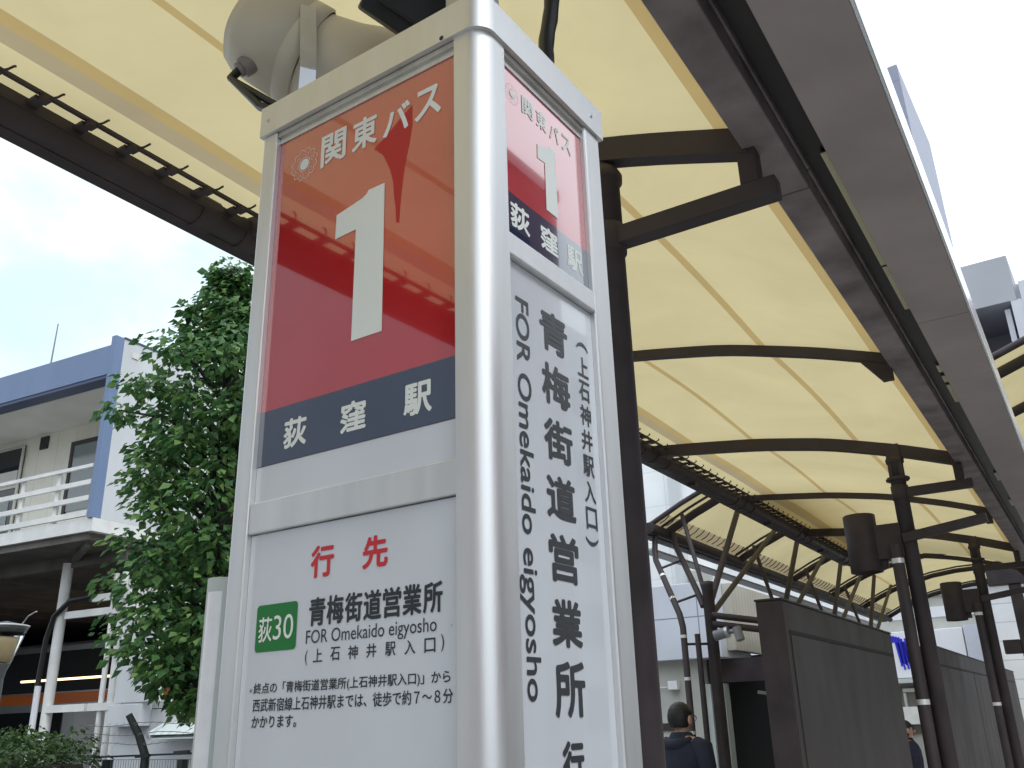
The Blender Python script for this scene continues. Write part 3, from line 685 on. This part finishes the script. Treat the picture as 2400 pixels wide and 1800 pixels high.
# ================================================================== people
def person(label, loc, rz, h, top, legs, hairlen=0.0, glasses=False):
    P = thing('person', label, 'person', loc, rz)
    k = h/1.70
    V = lambda *a: (a[0]*k, a[1]*k, a[2]*k)
    nodes = [(V(0, 0, .95), .135), (V(0, .005, 1.10), .125), (V(0, .01, 1.25), .142), (V(0, .0, 1.38), .12), (V(0, -.005, 1.46), .062), (V(0, .012, 1.50), .056),
             (V(0, .03, 1.545), .072), (V(0, .02, 1.60), .088), (V(0, .012, 1.635), .07)]
    edges = [(i, i+1) for i in range(len(nodes)-1)]
    def chain(start, pts):
        prev = start
        for p, r in pts: nodes.append((V(*p), r)); edges.append((prev, len(nodes)-1)); prev = len(nodes)-1
        return prev
    for s in (-1, 1):
        w = chain(3, [((s*.12, 0, 1.385), .075), ((s*.185, 0, 1.36), .062), ((s*.235, -.01, 1.10), .044), ((s*.235, .07, .86), .032), ((s*.235, .085, .80), .03)])
        for fi, fx in enumerate((-.02, -.007, .007, .02)):
            chain(w, [((s*.235+fx, .095, .765), .0095), ((s*.235+fx, .105-.002*fi, .735), .0085), ((s*.235+fx, .10, .705), .0075)])
        chain(w, [((s*.205, .11, .785), .01), ((s*.20, .125, .755), .0085)])
        chain(0, [((s*.09, 0, .88), .095), ((s*.10, .02, .50), .062), ((s*.10, -.01, .10), .042), ((s*.10, .03, .045), .042), ((s*.10, .13, .035), .034)])
    me = bpy.data.meshes.new('body'); me.from_pydata([n[0] for n in nodes], edges, [])
    o = bpy.data.objects.new('body', me); COL.objects.link(o); o.parent = P
    sk = o.modifiers.new('skin', 'SKIN'); sk.use_smooth_shade = True
    for i, n in enumerate(nodes):
        me.skin_vertices[0].data[i].radius = (n[1]*k, n[1]*k*(.78 if i < 4 else 1))
    me.skin_vertices[0].data[0].use_root = True
    sb = o.modifiers.new('subdivision', 'SUBSURF'); sb.levels = 2; sb.render_levels = 2
    me.materials.append(M['skin'])
    # clothing shells over the torso, arms and legs
    def shirt(m):
        m.lathe([(.155, .86, 2.3, 1.22), (.152, .95, 2.3, 1.2), (.150, 1.08, 2.3, 1.2), (.156, 1.22, 2.3, 1.26), (.146, 1.34, 2.3, 1.40), (.120, 1.41, 2.2, 1.42), (.088, 1.455, 2.1, 1.15), (.078, 1.485, 2, 1.05), (.070, 1.49, 2, 1.05)], seg=28, mtx=Matrix.Scale(k, 4))
        for s in (-1, 1): m.tube([V(s*.14, 0, 1.385), V(s*.205, 0, 1.365), V(s*.236, -.005, 1.24), V(s*.243, -.01, 1.10), V(s*.241, .04, .95), V(s*.237, .08, .83)], [.075*k, .082*k, .068*k, .060*k, .050*k, .042*k], 14)
    part('jacket', top, P, shirt)
    def hood(m):
        n = 14; pts = [V(.115*cos(pi+pi*i/n)*1.05, -.035-.075*sin(pi*i/n), 1.445-.045*sin(pi*i/n)) for i in range(n+1)]
        m.tube(pts, [.018*k+.026*k*sin(pi*i/n) for i in range(n+1)], 10)
    part('hood', top, P, hood)
    part('trousers', legs, P, lambda m: [m.tube([V(s*.085, 0, .95), V(s*.095, .005, .80), V(s*.10, .02, .5), V(s*.10, -.005, .12)], [.115*k, .10*k, .072*k, .058*k], 14) for s in (-1, 1)])
    def hair(m):
        prof = [(.0005, 1.0), (.35, .95), (.65, .78), (.88, .48), (1.0, .1), (1.0, -.25), (.93, -.55-hairlen), (.80, -.75-hairlen)]
        vs = []; seg = 26
        for r, hh in prof:
            for a in range(seg):
                t = 2*pi*a/seg; fx, fy = cos(t), sin(t)
                low = hh
                if fy > .15 and hh < .15: low = .15 + (hh-.15)*max(0, 1-(fy-.15)*3.2)
                vs.append(V(.088*r*fx*1.02, -.0+.104*r*fy, 1.603 + .108*low))
        m.add(vs, [(i*seg+a, i*seg+(a+1) % seg, (i+1)*seg+(a+1) % seg, (i+1)*seg+a) for i in range(len(prof)-1) for a in range(seg)], 0, True)
    part('hair', M['hair'], P, hair)
    def face(m):
        m.sphere(V(0, .117, 1.565), (.013*k, .018*k, .022*k), 10, 8)
        for s in (-1, 1): m.sphere(V(s*.089, .01, 1.575), (.012*k, .022*k, .034*k), 10, 8)
    part('face', M['skin'], P, face)
    part('mouth', M['letter_red'], P, lambda m: m.sphere(V(0, .099, 1.522), (.022*k, .008*k, .006*k), 10, 6))
    part('eyes', M['black'], P, lambda m: [m.sphere(V(s*.033, .096, 1.592), (.013*k, .008*k, .007*k), 8, 6) for s in (-1, 1)])
    if glasses:
        def gls(m):
            for s in (-1, 1):
                m.tube([V(s*.036+.027*cos(a*pi/8), .117, 1.588+.022*sin(a*pi/8)) for a in range(17)], .0028, 6)
                m.tube([V(s*.064, .115, 1.595), V(s*.094, .01, 1.592)], .0028, 6)
            m.tube([V(-.010, .119, 1.592), V(.010, .119, 1.592)], .0028, 6)
        part('glasses', M['black'], P, gls)
    return P
pl = Matrix.Rotation(TH, 4, 'Z') @ Vector((-2.22, 5.9, 0))
person('man in navy hooded jacket and glasses walking away beside the first shelter column', pl, R(-18), 1.67, M['navycloth'], M['trousers'], 0, True)
pl = Matrix.Rotation(TH, 4, 'Z') @ Vector((-1.54, 10.9, 0))
person('dark haired person half hidden between the near notice board and the second column', pl, R(-60), 1.47, M['navycloth'], M['beige_cloth'], .35)

# ================================================================== station building (left)
SB = thing('station_building', 'two storey station building with blue roof band, white railing and dark open ground floor', 'building', (-11, 6, 0), R(6.5))
part('roof_band', M['blue'], SB, lambda m: m.box((-14, 0, 6.535), (-.096, .25, 7.0)))
part('band_edge', M['blue_dk'], SB, lambda m: m.box((-14, .012, 6.482), (-.096, .24, 6.5345)))
part('fin', M['blue'], SB, lambda m: m.box((-.095, -.03, 4.385), (0, .12, 7.12)))
def sidew(m):
    m.box((-.13, .121, 4.385), (-.002, 7, 7.11)); m.box((-14, 1.4, 7.0), (-.131, 7, 7.05))
part('side_wall', M['gwall'], SB, sidew)
part('side_coping', M['blue_dk'], SB, lambda m: m.box((-.14, .121, 7.111), (.01, 7, 7.14)))
part('vent_cover', M['soffit'], SB, lambda m: m.box((-.0018, .28, 6.86), (.012, .40, 6.95)))
part('soffit', M['soffit'], SB, lambda m: m.box((-14, .25, 6.482), (-.131, 1.4, 6.56)))
part('upper_wall', M['cream'], SB, lambda m: m.box((-14, 1.3, 4.385), (-.131, 1.42, 6.481)))
def win(m):
    m.box((-7.2, 1.27, 4.5), (-3.72, 1.3, 6.36), 0)
w = part('window', M['dkglass'], SB, win, label='large dark shopfront window')
def wf(m):
    for x in (-7.2, -5.6, -3.76): m.box((x, 1.25, 4.5), (x+.06, 1.271, 6.36))
    for z in (4.5, 5.42, 5.6, 6.32): m.box((-7.14, 1.255, z), (-3.76, 1.271, z+.05))
part('frame', M['alu_in'], w, wf)
part('blind', M['glass_gr'], w, lambda m: m.box((-5.5, 1.262, 4.9), (-3.9, 1.2695, 5.40)))
part('valance', M['soffit'], w, lambda m: m.box((-7.1, 1.262, 5.66), (-3.8, 1.2695, 5.92)))
part('vent', M['dark'], SB, lambda m: m.box((-3.32, 1.27, 6.21), (-3.12, 1.3, 6.43)))
w = part('window', M['glass_gr'], SB, lambda m: m.box((-2.40, 1.275, 5.0), (-1.72, 1.3, 6.13)), label='grey obscured glass window')
part('frame', M['brown'], w, lambda m: m.box((-2.47, 1.26, 4.95), (-2.40, 1.3, 6.20)).box((-2.40, 1.26, 6.13), (-1.65, 1.3, 6.20)).box((-1.72, 1.26, 4.95), (-1.65, 1.3, 6.129)))
def rail(m):
    for z, h in ((5.15, .05), (4.91, .07), (4.68, .07), (4.46, .08)): m.box((-14, -.02, z-h/2), (-.131, .02, z+h/2))
part('railing', M['white_paint'], SB, rail)
rp_ = MB()
for k in range(17): part('railing_post', M['white_paint'], SB, lambda m: m.box((-.92-.8*k, .0205, 4.385), (-.84-.8*k, .06, 5.15)))
part('floor_slab', M['white_paint'], SB, lambda m: m.box((-14, 0, 4.20), (-.06, 2.0, 4.384)).box((-.0595, .001, 4.20), (0, 8, 4.383)))
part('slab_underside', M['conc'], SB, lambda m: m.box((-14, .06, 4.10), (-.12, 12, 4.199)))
def beams(m):
    for x in (-3.6, -7.6): m.bar((x, .1, 4.06), (x, 8, 4.06), .12, .16)
    m.bar((-13, .85, 4.02), (-.2, .85, 4.02), .12, .18); m.bar((-1.5, .9, 4.05), (-.3, .2, 4.08), .08, .1); m.bar((-1.3, .9, 4.05), (.0, 2.0, 4.05), .08, .1)
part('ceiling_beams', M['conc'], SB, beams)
for x in (-1.46, -5.4, -9.4): part('column', M['white_paint'], SB, lambda m: m.tube([(x, .8, 0), (x, .8, 4.0)], .075, 14))
cdp = part('cable_pipe', M['black'], SB, lambda m: m.tube([(-1.62, .70, 2.25), (-1.58, .70, 2.9), (-1.46, .69, 3.22), (-1.20, .72, 3.42), (-.75, .8, 3.47)], .038, 10))
part('white_pipe', M['white_plastic'], SB, lambda m: m.tube([(-1.60, .70, 1.0), (-1.60, .70, 2.25)], .045, 10))
for x, y0, z1, r in ((-.36, .8, 3.75, .038), (-.17, .8, 3.75, .05), (.10, .7, 3.6, .055)):
    part('standpipe', M['white_paint'], SB, lambda m: m.tube([(x, y0, 0), (x, y0, z1)], r, 12))
for z, x0, x1 in ((3.42, -.75, 1.4), (3.22, -1.3, 1.4), (1.93, -1.45, -.62), (1.93, -.55, 1.0)):
    part('cross_beam', M['white_paint'], SB, lambda m: m.box((x0, .74, z-.05), (x1, .80, z+.05)))
def gw(m):
    m.box((.35, .45, 1.95), (1.05, .6, 3.1)); m.box((.2, .62, 0), (3.2, .9, 1.86)); m.box((.25, .43, 1.66), (.85, .62, 1.93))
part('side_panel', M['gwall'], SB, gw, .006)
part('signplate', M['cctv'], SB, lambda m: m.box((.55, .435, 2.32), (.63, .45, 2.38)).box((.74, .435, 2.32), (.80, .45, 2.38)))
part('lean_to_roof', M['gwall2'], SB, lambda m: m.add([(1.2, .3, 1.55), (3.4, .3, 1.55), (3.4, 2.6, 2.6), (1.2, 2.6, 2.6)], [(0, 1, 2, 3)]).add([(1.2, .3, 1.5), (3.4, .3, 1.5), (3.4, 2.6, 2.55), (1.2, 2.6, 2.55)], [(3, 2, 1, 0)]).bar((1.2, .29, 1.53), (1.2, 2.6, 2.58), .05, .08))
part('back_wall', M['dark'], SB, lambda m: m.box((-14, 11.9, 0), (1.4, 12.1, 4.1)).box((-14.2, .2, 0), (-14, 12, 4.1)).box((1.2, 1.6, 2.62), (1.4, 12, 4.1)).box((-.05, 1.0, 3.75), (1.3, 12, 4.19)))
ft = MB(); ft.tube([(-7.6, 4.6, 2.66), (.8, 4.6, 2.66)], .022, 8)
o = ft.build('tube_light', M['lampglow'], SB)
TR = thing('train', 'silver commuter train with an orange stripe standing in the dark station', 'train', (-11, 6, 0), R(6.5))
part('body', M['train'], TR, lambda m: m.box((-16, 6.0, .3), (1.0, 8.6, 3.6)), .08)
part('stripe', M['orange'], TR, lambda m: m.box((-15.9, 5.985, 2.27), (.9, 5.999, 2.49)))
for k in range(4): part('window', M['dkglass'], TR, lambda m: m.box((-15+4.4*k, 5.98, 1.25), (-12.4+4.4*k, 5.999, 2.1)), .01)
for k in range(3): part('door', M['gwall'], TR, lambda m: m.box((-12.0+4.4*k, 5.975, .4), (-10.9+4.4*k, 5.999, 2.15)), .01)
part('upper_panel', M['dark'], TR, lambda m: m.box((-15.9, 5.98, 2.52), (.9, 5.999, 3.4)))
# antennas on the roof
for nm, x, y, z0, z1, r, lb in (('antenna_mast', -3.9, 1.6, 7.0, 8.85, .022, 'tall thin antenna mast on the station roof, the thicker one at far left'),
                                ('antenna_mast', -2.3, 1.6, 7.0, 7.95, .008, 'short hair thin antenna on the station roof near the blue corner fin')):
    P = Matrix.Translation((-11, 6, 0)) @ Matrix.Rotation(R(6.5), 4, 'Z') @ Vector((x, y, 0))
    mb = MB(); mb.tube([(P.x, P.y, z0), (P.x+.02, P.y, (z0+z1)/2), (P.x+.05, P.y, z1)], [r, r*.8, r*.5], 8)
    tag(mb.build(nm, M['cctv']), lb, 'antenna', 'antennas on the station roof')

# ================================================================== tree
def leafmesh(name, mats, parent, cl, size, rng, droop=.5):
    mb = MB()
    for c, r, n in cl:
        for _ in range(n):
            d = Vector((rng.gauss(0, 1), rng.gauss(0, 1), rng.gauss(0, 1))).normalized()
            q = Vector(c) + Vector((d.x, d.y, d.z*.62))*r*(rng.random()**.45)
            s = size*rng.uniform(.5, 1.35)
            out_ = Vector((d.x, d.y, -.25-droop*rng.random())).normalized()
            e = out_.cross(Vector((rng.gauss(0, .5), rng.gauss(0, .5), 1))).normalized(); nrm = e.cross(out_)
            a = q; b = q+out_*s*.5+e*s*.36+nrm*s*.10; t_ = q+out_*s*1.05-nrm*s*.08; c_ = q+out_*s*.5-e*s*.36+nrm*s*.10
            mb.add([a, b, t_, c_], [(0, 1, 2), (0, 2, 3)])
    return mb.build(name, mats, parent)
rng = random.Random(11)
TX, TY = -4.95, 3.6
T = thing('leafy_tree', 'tall leafy green tree between the station building and the bus stop pillar', 'tree', (0, 0, 0))
def trunk(m):
    m.tube([(TX, TY, 0), (TX-.02, TY, 1.2), (TX-.1, TY+.02, 2.6), (TX-.2, TY, 4.0), (TX-.30, TY, 5.3)], [.15, .12, .10, .065, .02], 12)
part('trunk', M['bark'], T, trunk)
# crown radius by height (from its outline)
CR = [(1.62, .42), (1.9, .66), (2.3, .78), (2.8, .76), (3.3, .80), (3.7, .84), (4.1, 1.02), (4.25, 1.0), (4.45, .74), (4.7, .52), (4.95, .42), (5.15, .28), (5.32, .14), (5.42, .06)]
def crad(z):
    for (a, ra), (b, rb) in zip(CR, CR[1:]):
        if a <= z <= b: return ra+(rb-ra)*(z-a)/(b-a)
    return .1
cl = []
limb = MB()
for i in range(125):
    z = 1.65 + 3.72*(i+rng.random())/125; R0 = crad(z); th = i*2.39996+rng.uniform(-.3, .3)
    rr_ = max(.03, R0-.14)*rng.uniform(.6, 1.03)
    cx0, cy0 = TX-.1-.075*(z-1.6), TY
    c = Vector((cx0+rr_*cos(th), cy0+rr_*sin(th), z))
    rad = rng.uniform(.17, .30)*(.6+.4*min(1, R0/.9))
    cl.append((c, rad, int(112*rad/.26)))
    base = Vector((cx0, cy0, z-.35*R0)); mid = base.lerp(c, .55)+Vector((0, 0, .08))
    limb.tube([base, mid, c], [.022, .014, .005], 6)
    if rng.random() < .6:
        c2 = c.lerp(Vector((cx0, cy0, z)), rng.uniform(.3, .6)); cl.append((c2, rad*1.15, int(80*rad/.26)))
limb.build('limbs', M['bark'], T)
leafmesh('crown', M['leaf'], T, cl, .076, rng)
# hedge
HG = thing('hedge', 'clipped dark green hedge at the foot of the street lamp, bottom left', 'hedge', (0, 0, 0))
cl = []
for i in range(150):
    x = rng.uniform(-7.6, -5.45); y = rng.uniform(2.35, 3.0); z = rng.choice([rng.uniform(1.42, 1.57), rng.uniform(.2, 1.5)])
    if x > -5.6: z = min(z, 1.45)
    cl.append((Vector((x, y, z)), .16, 62))
leafmesh('foliage', M['hleaf'], HG, cl, .042, rng, .1)
part('core', M['bark'], HG, lambda m: m.box((-7.6, 2.5, 0), (-5.4, 2.85, 1.38)))
# street lamp
SL = thing('street_lamp', 'grey street lamp with a clear conical glass head in front of the dark station', 'street lamp', (-7.76, 3.4, 0))
part('pole', M['lampbody'], SL, lambda m: m.lathe([(.055, 0), (.050, 2.0), (.048, 2.12)], seg=16))
part('collar', M['lampbody'], SL, lambda m: m.lathe([(.048, 2.05), (.056, 2.08), (.056, 2.10), (.082, 2.165), (.082, 2.172), (.001, 2.175)], seg=20))
part('glass_cone', M['lampglass'], SL, lambda m: m.lathe([(.083, 2.173), (.178, 2.47)], seg=28))
part('reflector', M['lampwarm'], SL, lambda m: m.lathe([(.001, 2.185), (.070, 2.185), (.100, 2.36), (.105, 2.40), (.001, 2.405)], seg=20))
part('cap', M['lampbody'], SL, lambda m: m.lathe([(.150, 2.44), (.180, 2.47), (.183, 2.487), (.15, 2.508), (.001, 2.54)], seg=28))
part('rim', M['white_paint'], SL, lambda m: m.tube([( .186*cos(a*pi/16),  .186*sin(a*pi/16), 2.495) for a in range(33)], .007, 6))
part('bird_spike', M['steel'], SL, lambda m: m.tube([(.165, .05, 2.50), (.24, .06, 2.57), (.34, .07, 2.60)], .006, 6))
# fence
FN = thing('mesh_fence', 'dark wire mesh fence with a bent barbed wire post below the tree', 'fence', (0, 3.0, 0))
for x, top in ((-4.95, 1), (-4.555, 0), (-5.36, 0), (-4.15, 0)):
    part('post', M['fencepost'], FN, lambda m: m.bar((x, 0, 0), (x, 0, 1.40), .05, .05) if not top else m.tube([(x, 0, 0), (x, 0, 1.42), (x-.02, -.05, 1.55), (x-.055, -.12, 1.68)], [.03, .028, .026, .022], 8))
def fmesh(m):
    for k in range(int(1.7/.028)): m.bar((-5.6+.028*k, 0, .1), (-5.6+.028*k, 0, 1.40 if True else 1.4), .0022, .0022)
    for k in range(17): m.bar((-5.6, 0, .12+.08*k), (-3.9, 0, .12+.08*k), .003, .003)
part('wire_mesh', M['wire'], FN, fmesh)
part('top_rail', M['fencepost'], FN, lambda m: m.bar((-5.6, 0, 1.415), (-3.9, 0, 1.445), .012, .012))
part('post_cap', M['fencepost'], FN, lambda m: m.bar((-5.02, -.02, 1.42), (-4.88, -.02, 1.425), .02, .02).bar((-4.62, -.02, 1.44), (-4.48, -.02, 1.445), .02, .02))
def barb(m):
    for k in range(3):
        z = 1.50+.06*k; y = -.03-.035*k
        pts = [(-5.6+.17*i, y, z+.01*sin(i*1.3+k)) for i in range(11)]; m.tube(pts, .0025, 5)
        for i in range(22): x = -5.55+.077*i; m.bar((x-.008, y-.01, z-.01), (x+.008, y+.01, z+.012), .002, .002)
part('barbed_wire', M['wire'], FN, barb)

# ================================================================== buildings on the right
AX = thing('station_annex', 'low station annex with lavender panel cladding above a pale stained wall and dark doorway', 'building', (0, 0, 0), TH)
part('cladding', M['lav'], AX, lambda m: m.box((-7.2, 14.0, 2.50), (-4.75, 15.5, 3.75)), .01)
part('side_siding', M['bside'], AX, lambda m: m.box((-4.745, 14.3, 2.62), (-4.6, 24, 3.72)))
part('lower_wall', M['bwall'], AX, lambda m: m.box((-7.0, 14.25, 0), (-5.22, 14.5, 2.498)))
def dl(m): m.box((-5.215, 14.5, 2.12), (-2.9, 14.7, 2.50))
part('door_header', M['brown'], AX, dl)
part('doorway', M['dark'], AX, lambda m: m.box((-6.8, 15.6, 0), (-2.9, 15.7, 2.6)).box((-3.0, 14.7, 0), (-2.9, 15.6, 2.5)))
part('door_jamb', M['gwall2'], AX, lambda m: m.box((-5.215, 14.3, 0), (-5.12, 14.6, 2.10)).box((-4.98, 14.35, 0), (-4.9, 14.6, 2.1)))
def lights(m): m.bar((-4.6, 15.2, 1.96), (-3.9, 15.2, 1.84), .09, .05).bar((-4.3, 15.0, 2.08), (-3.2, 15.0, 2.0), .06, .06)
part('ceiling_fitting', M['alu_in'], AX, lights)
part('low_band', M['brown_mat'], AX, lambda m: m.box((-6.6, 14.22, 1.38), (-5.6, 14.249, 1.50)))
jx = MB().box((-5.80, 14.10, 2.03), (-5.63, 14.247, 2.17)); jx.tube([(-5.8, 14.2, 2.08), (-6.2, 14.2, 2.06)], .012, 6)
o = jx.build('junction_box', M['signw'], bevel=.008); o.rotation_euler[2] = TH; tag(o, 'small white electric box on the pale annex wall above the walking man', 'electric box')
WB = thing('white_building', 'tall white tiled building wall rising behind the slim strut columns', 'building', (0, 0, 0), TH)
part('wall', M['wtile'], WB, lambda m: m.box((-16, 24.5, 0), (-5.2, 34, 11)))
part('pilaster', M['gwall'], WB, lambda m: m.box((-9.6, 24.3, 0), (-9.25, 24.499, 11)))
part('stair_bracket', M['bwall'], WB, lambda m: m.box((-9.2, 24.2, 4.3), (-8.55, 24.499, 5.6)).bar((-9.2, 24.15, 5.65), (-8.5, 24.1, 4.4), .05, .07), .01)
SH = thing('shop_building', 'grey shop front with a white sign board painted with blue strokes', 'shop', (0, 0, 0))
part('wall', M['bwall'], SH, lambda m: m.box((-7.2, 28.4, 0), (-2.9, 34, 4.75)))
part('cladding', M['lav2'], SH, lambda m: m.box((-3.63, 28.12, 2.35), (-2.55, 28.4, 3.86)))
sg = part('sign', M['signw'], SH, lambda m: m.box((-6.2, 28.10, 2.50), (-3.66, 28.39, 3.80)), .02)
def strokes(m):
    r2 = random.Random(5)
    for i in range(12):
        x = -5.52+.034*i; z1 = 3.55+.06*sin(i*1.7)-(.15 if i > 8 else 0); z0 = 2.83+.10*sin(i*2.3)
        m.bar((x+.02, 28.085, z1), (x+.10, 28.085, z0), .05, .012, up=(0, 1, 0))
    for i in range(4): m.bar((-5.62+.07*i, 28.083, 3.70-.02*i), (-5.56+.07*i, 28.083, 3.50), .07, .012, up=(0, 1, 0))
part('blue_strokes', M['signb'], sg, strokes)
part('awning', M['gwall2'], SH, lambda m: m.box((-6.2, 27.9, 2.36), (-3.66, 28.4, 2.48)), .01)
part('shop_window', M['conc'], SH, lambda m: m.box((-6.0, 28.3, 1.0), (-3.7, 28.395, 2.3)))
part('pale_strip', M['bwall'], SH, lambda m: m.box((-5.55, 28.2, 2.12), (-4.2, 28.299, 2.22)).box((-5.55, 28.2, .9), (-5.48, 28.299, 2.1)))  # pale bars in front of the shop window
part('counter', M['white_paint'], SH, lambda m: m.box((-5.6, 28.0, 1.25), (-4.6, 28.29, 1.72)), .01)
part('roof_parapet', M['gconc'], SH, lambda m: m.box((-7.3, 28.3, 4.751), (-2.85, 34, 4.9)))
part('window', M['signw'], SH, lambda m: m.box((-5.6, 28.36, 4.15), (-3.3, 28.399, 4.45)))
WS = thing('siding_building', 'white house wall with horizontal siding seen between the far shelter columns', 'building', (0, 0, 0))
part('wall', M['wsiding'], WS, lambda m: m.box((-2.45, 25.0, 0), (2.5, 27.6, 4.62)))
part('corner_trim', M['gwall'], WS, lambda m: m.box((-2.56, 24.97, 0), (-2.455, 25.2, 4.62)))
part('eave', M['brown'], WS, lambda m: m.box((-2.7, 24.7, 4.621), (2.7, 27.8, 4.76)), .01)
GB = thing('concrete_building', 'grey concrete building with a square balcony opening above the right canopy edge', 'building', (0, 0, 0))
part('tower_block', M['gconc'], GB, lambda m: m.box((-6.0, 31.6, 0), (-2.1, 40, 15.55)).box((-2.099, 30, 13.9), (-.44, 36, 15.5)).box((-2.099, 30.02, 0), (-.30, 36, 11.9)))
part('opening_frame', M['gconc_lt'], GB, lambda m: m.box((-2.099, 30.01, 11.901), (-1.86, 36, 13.899)).box((-.62, 30.01, 11.901), (-.30, 36, 13.899)).box((-.299, 30.0, 0), (.35, 36, 14.5)).box((-.439, 30.2, 13.9), (-.3, 36, 14.5)))
part('balcony_recess', M['gconc'], GB, lambda m: m.box((-1.859, 33, 11.901), (-.621, 33.2, 13.899)))
part('balcony_post', M['gconc_lt'], GB, lambda m: m.box((-.86, 30.3, 11.901), (-.70, 30.6, 13.75)))
part('parapet', M['gconc_lt'], GB, lambda m: m.box((-2.099, 29.9, 11.5), (-.31, 30.019, 12.05)))
part('red_wall', M['brick'], GB, lambda m: m.box((.351, 30.2, 0), (4, 36, 14.35)))
part('lightning_rod', M['cctv'], GB, lambda m: m.tube([(-2.05, 30.1, 15.5), (-2.05, 30.1, 16.6)], .03, 6))
TW = MB().box((-13, 60, 0), (-5.32, 72, 46.2)); tag(TW.build('tower_block', M['tower']), 'tall slate blue tower, its sharp top corner showing beyond the canopy edge', 'building')

# across the road (seen reflected); unseen blocks behind the viewer added to darken reflections
for x0, y0, x1, y1, h, m_, lb in ((15, 13, 24, 21.5, 15.5, 'bldA', 'grey office block across the road, mirrored in the pillar panel'), (15, 21.8, 22, 26, 21.0, 'bldB', 'brown narrow office tower across the road, the tallest reflected'),
                                  (17, 27, 27, 44, 17.0, 'bldA', 'farther grey office block across the road'), (15, -4, 23, 11, 12.0, 'bldB', 'brown office block across the road beside the viewer'),
                                  (-27, -27, -8.5, -15.5, 18.5, 'bldC', 'unseen grey office block behind the viewer, shaped to darken the panel reflections'), (-7, -36, 9, -23, 11.0, 'bldB', 'unseen brown office block behind the viewer, added to darken reflections')):
    B = thing('office_building', lb, 'building', ((x0+x1)/2, (y0+y1)/2, 0))
    w_, d_ = (x1-x0)/2, (y1-y0)/2
    part('wall', M['bwall'] if m_ == 'bldA' else M['gconc'] if m_ == 'bldC' else M['brick'], B, lambda m: m.box((-w_, -d_, 0), (w_, d_, h)))
    part('roof_parapet', M['gconc'], B, lambda m: m.box((-w_-.1, -d_-.1, h+.001), (w_+.1, d_+.1, h+.5)))
    k = 0; z = 1.2
    while z < h-2:
        for q in range(int(2*d_/2.4)):
            part('window', M['dkglass'], B, lambda m: m.box((-w_-.04, -d_+.5+2.4*q, z), (-w_-.002, -d_+2.1+2.4*q, z+1.6)))
        z += 3.1
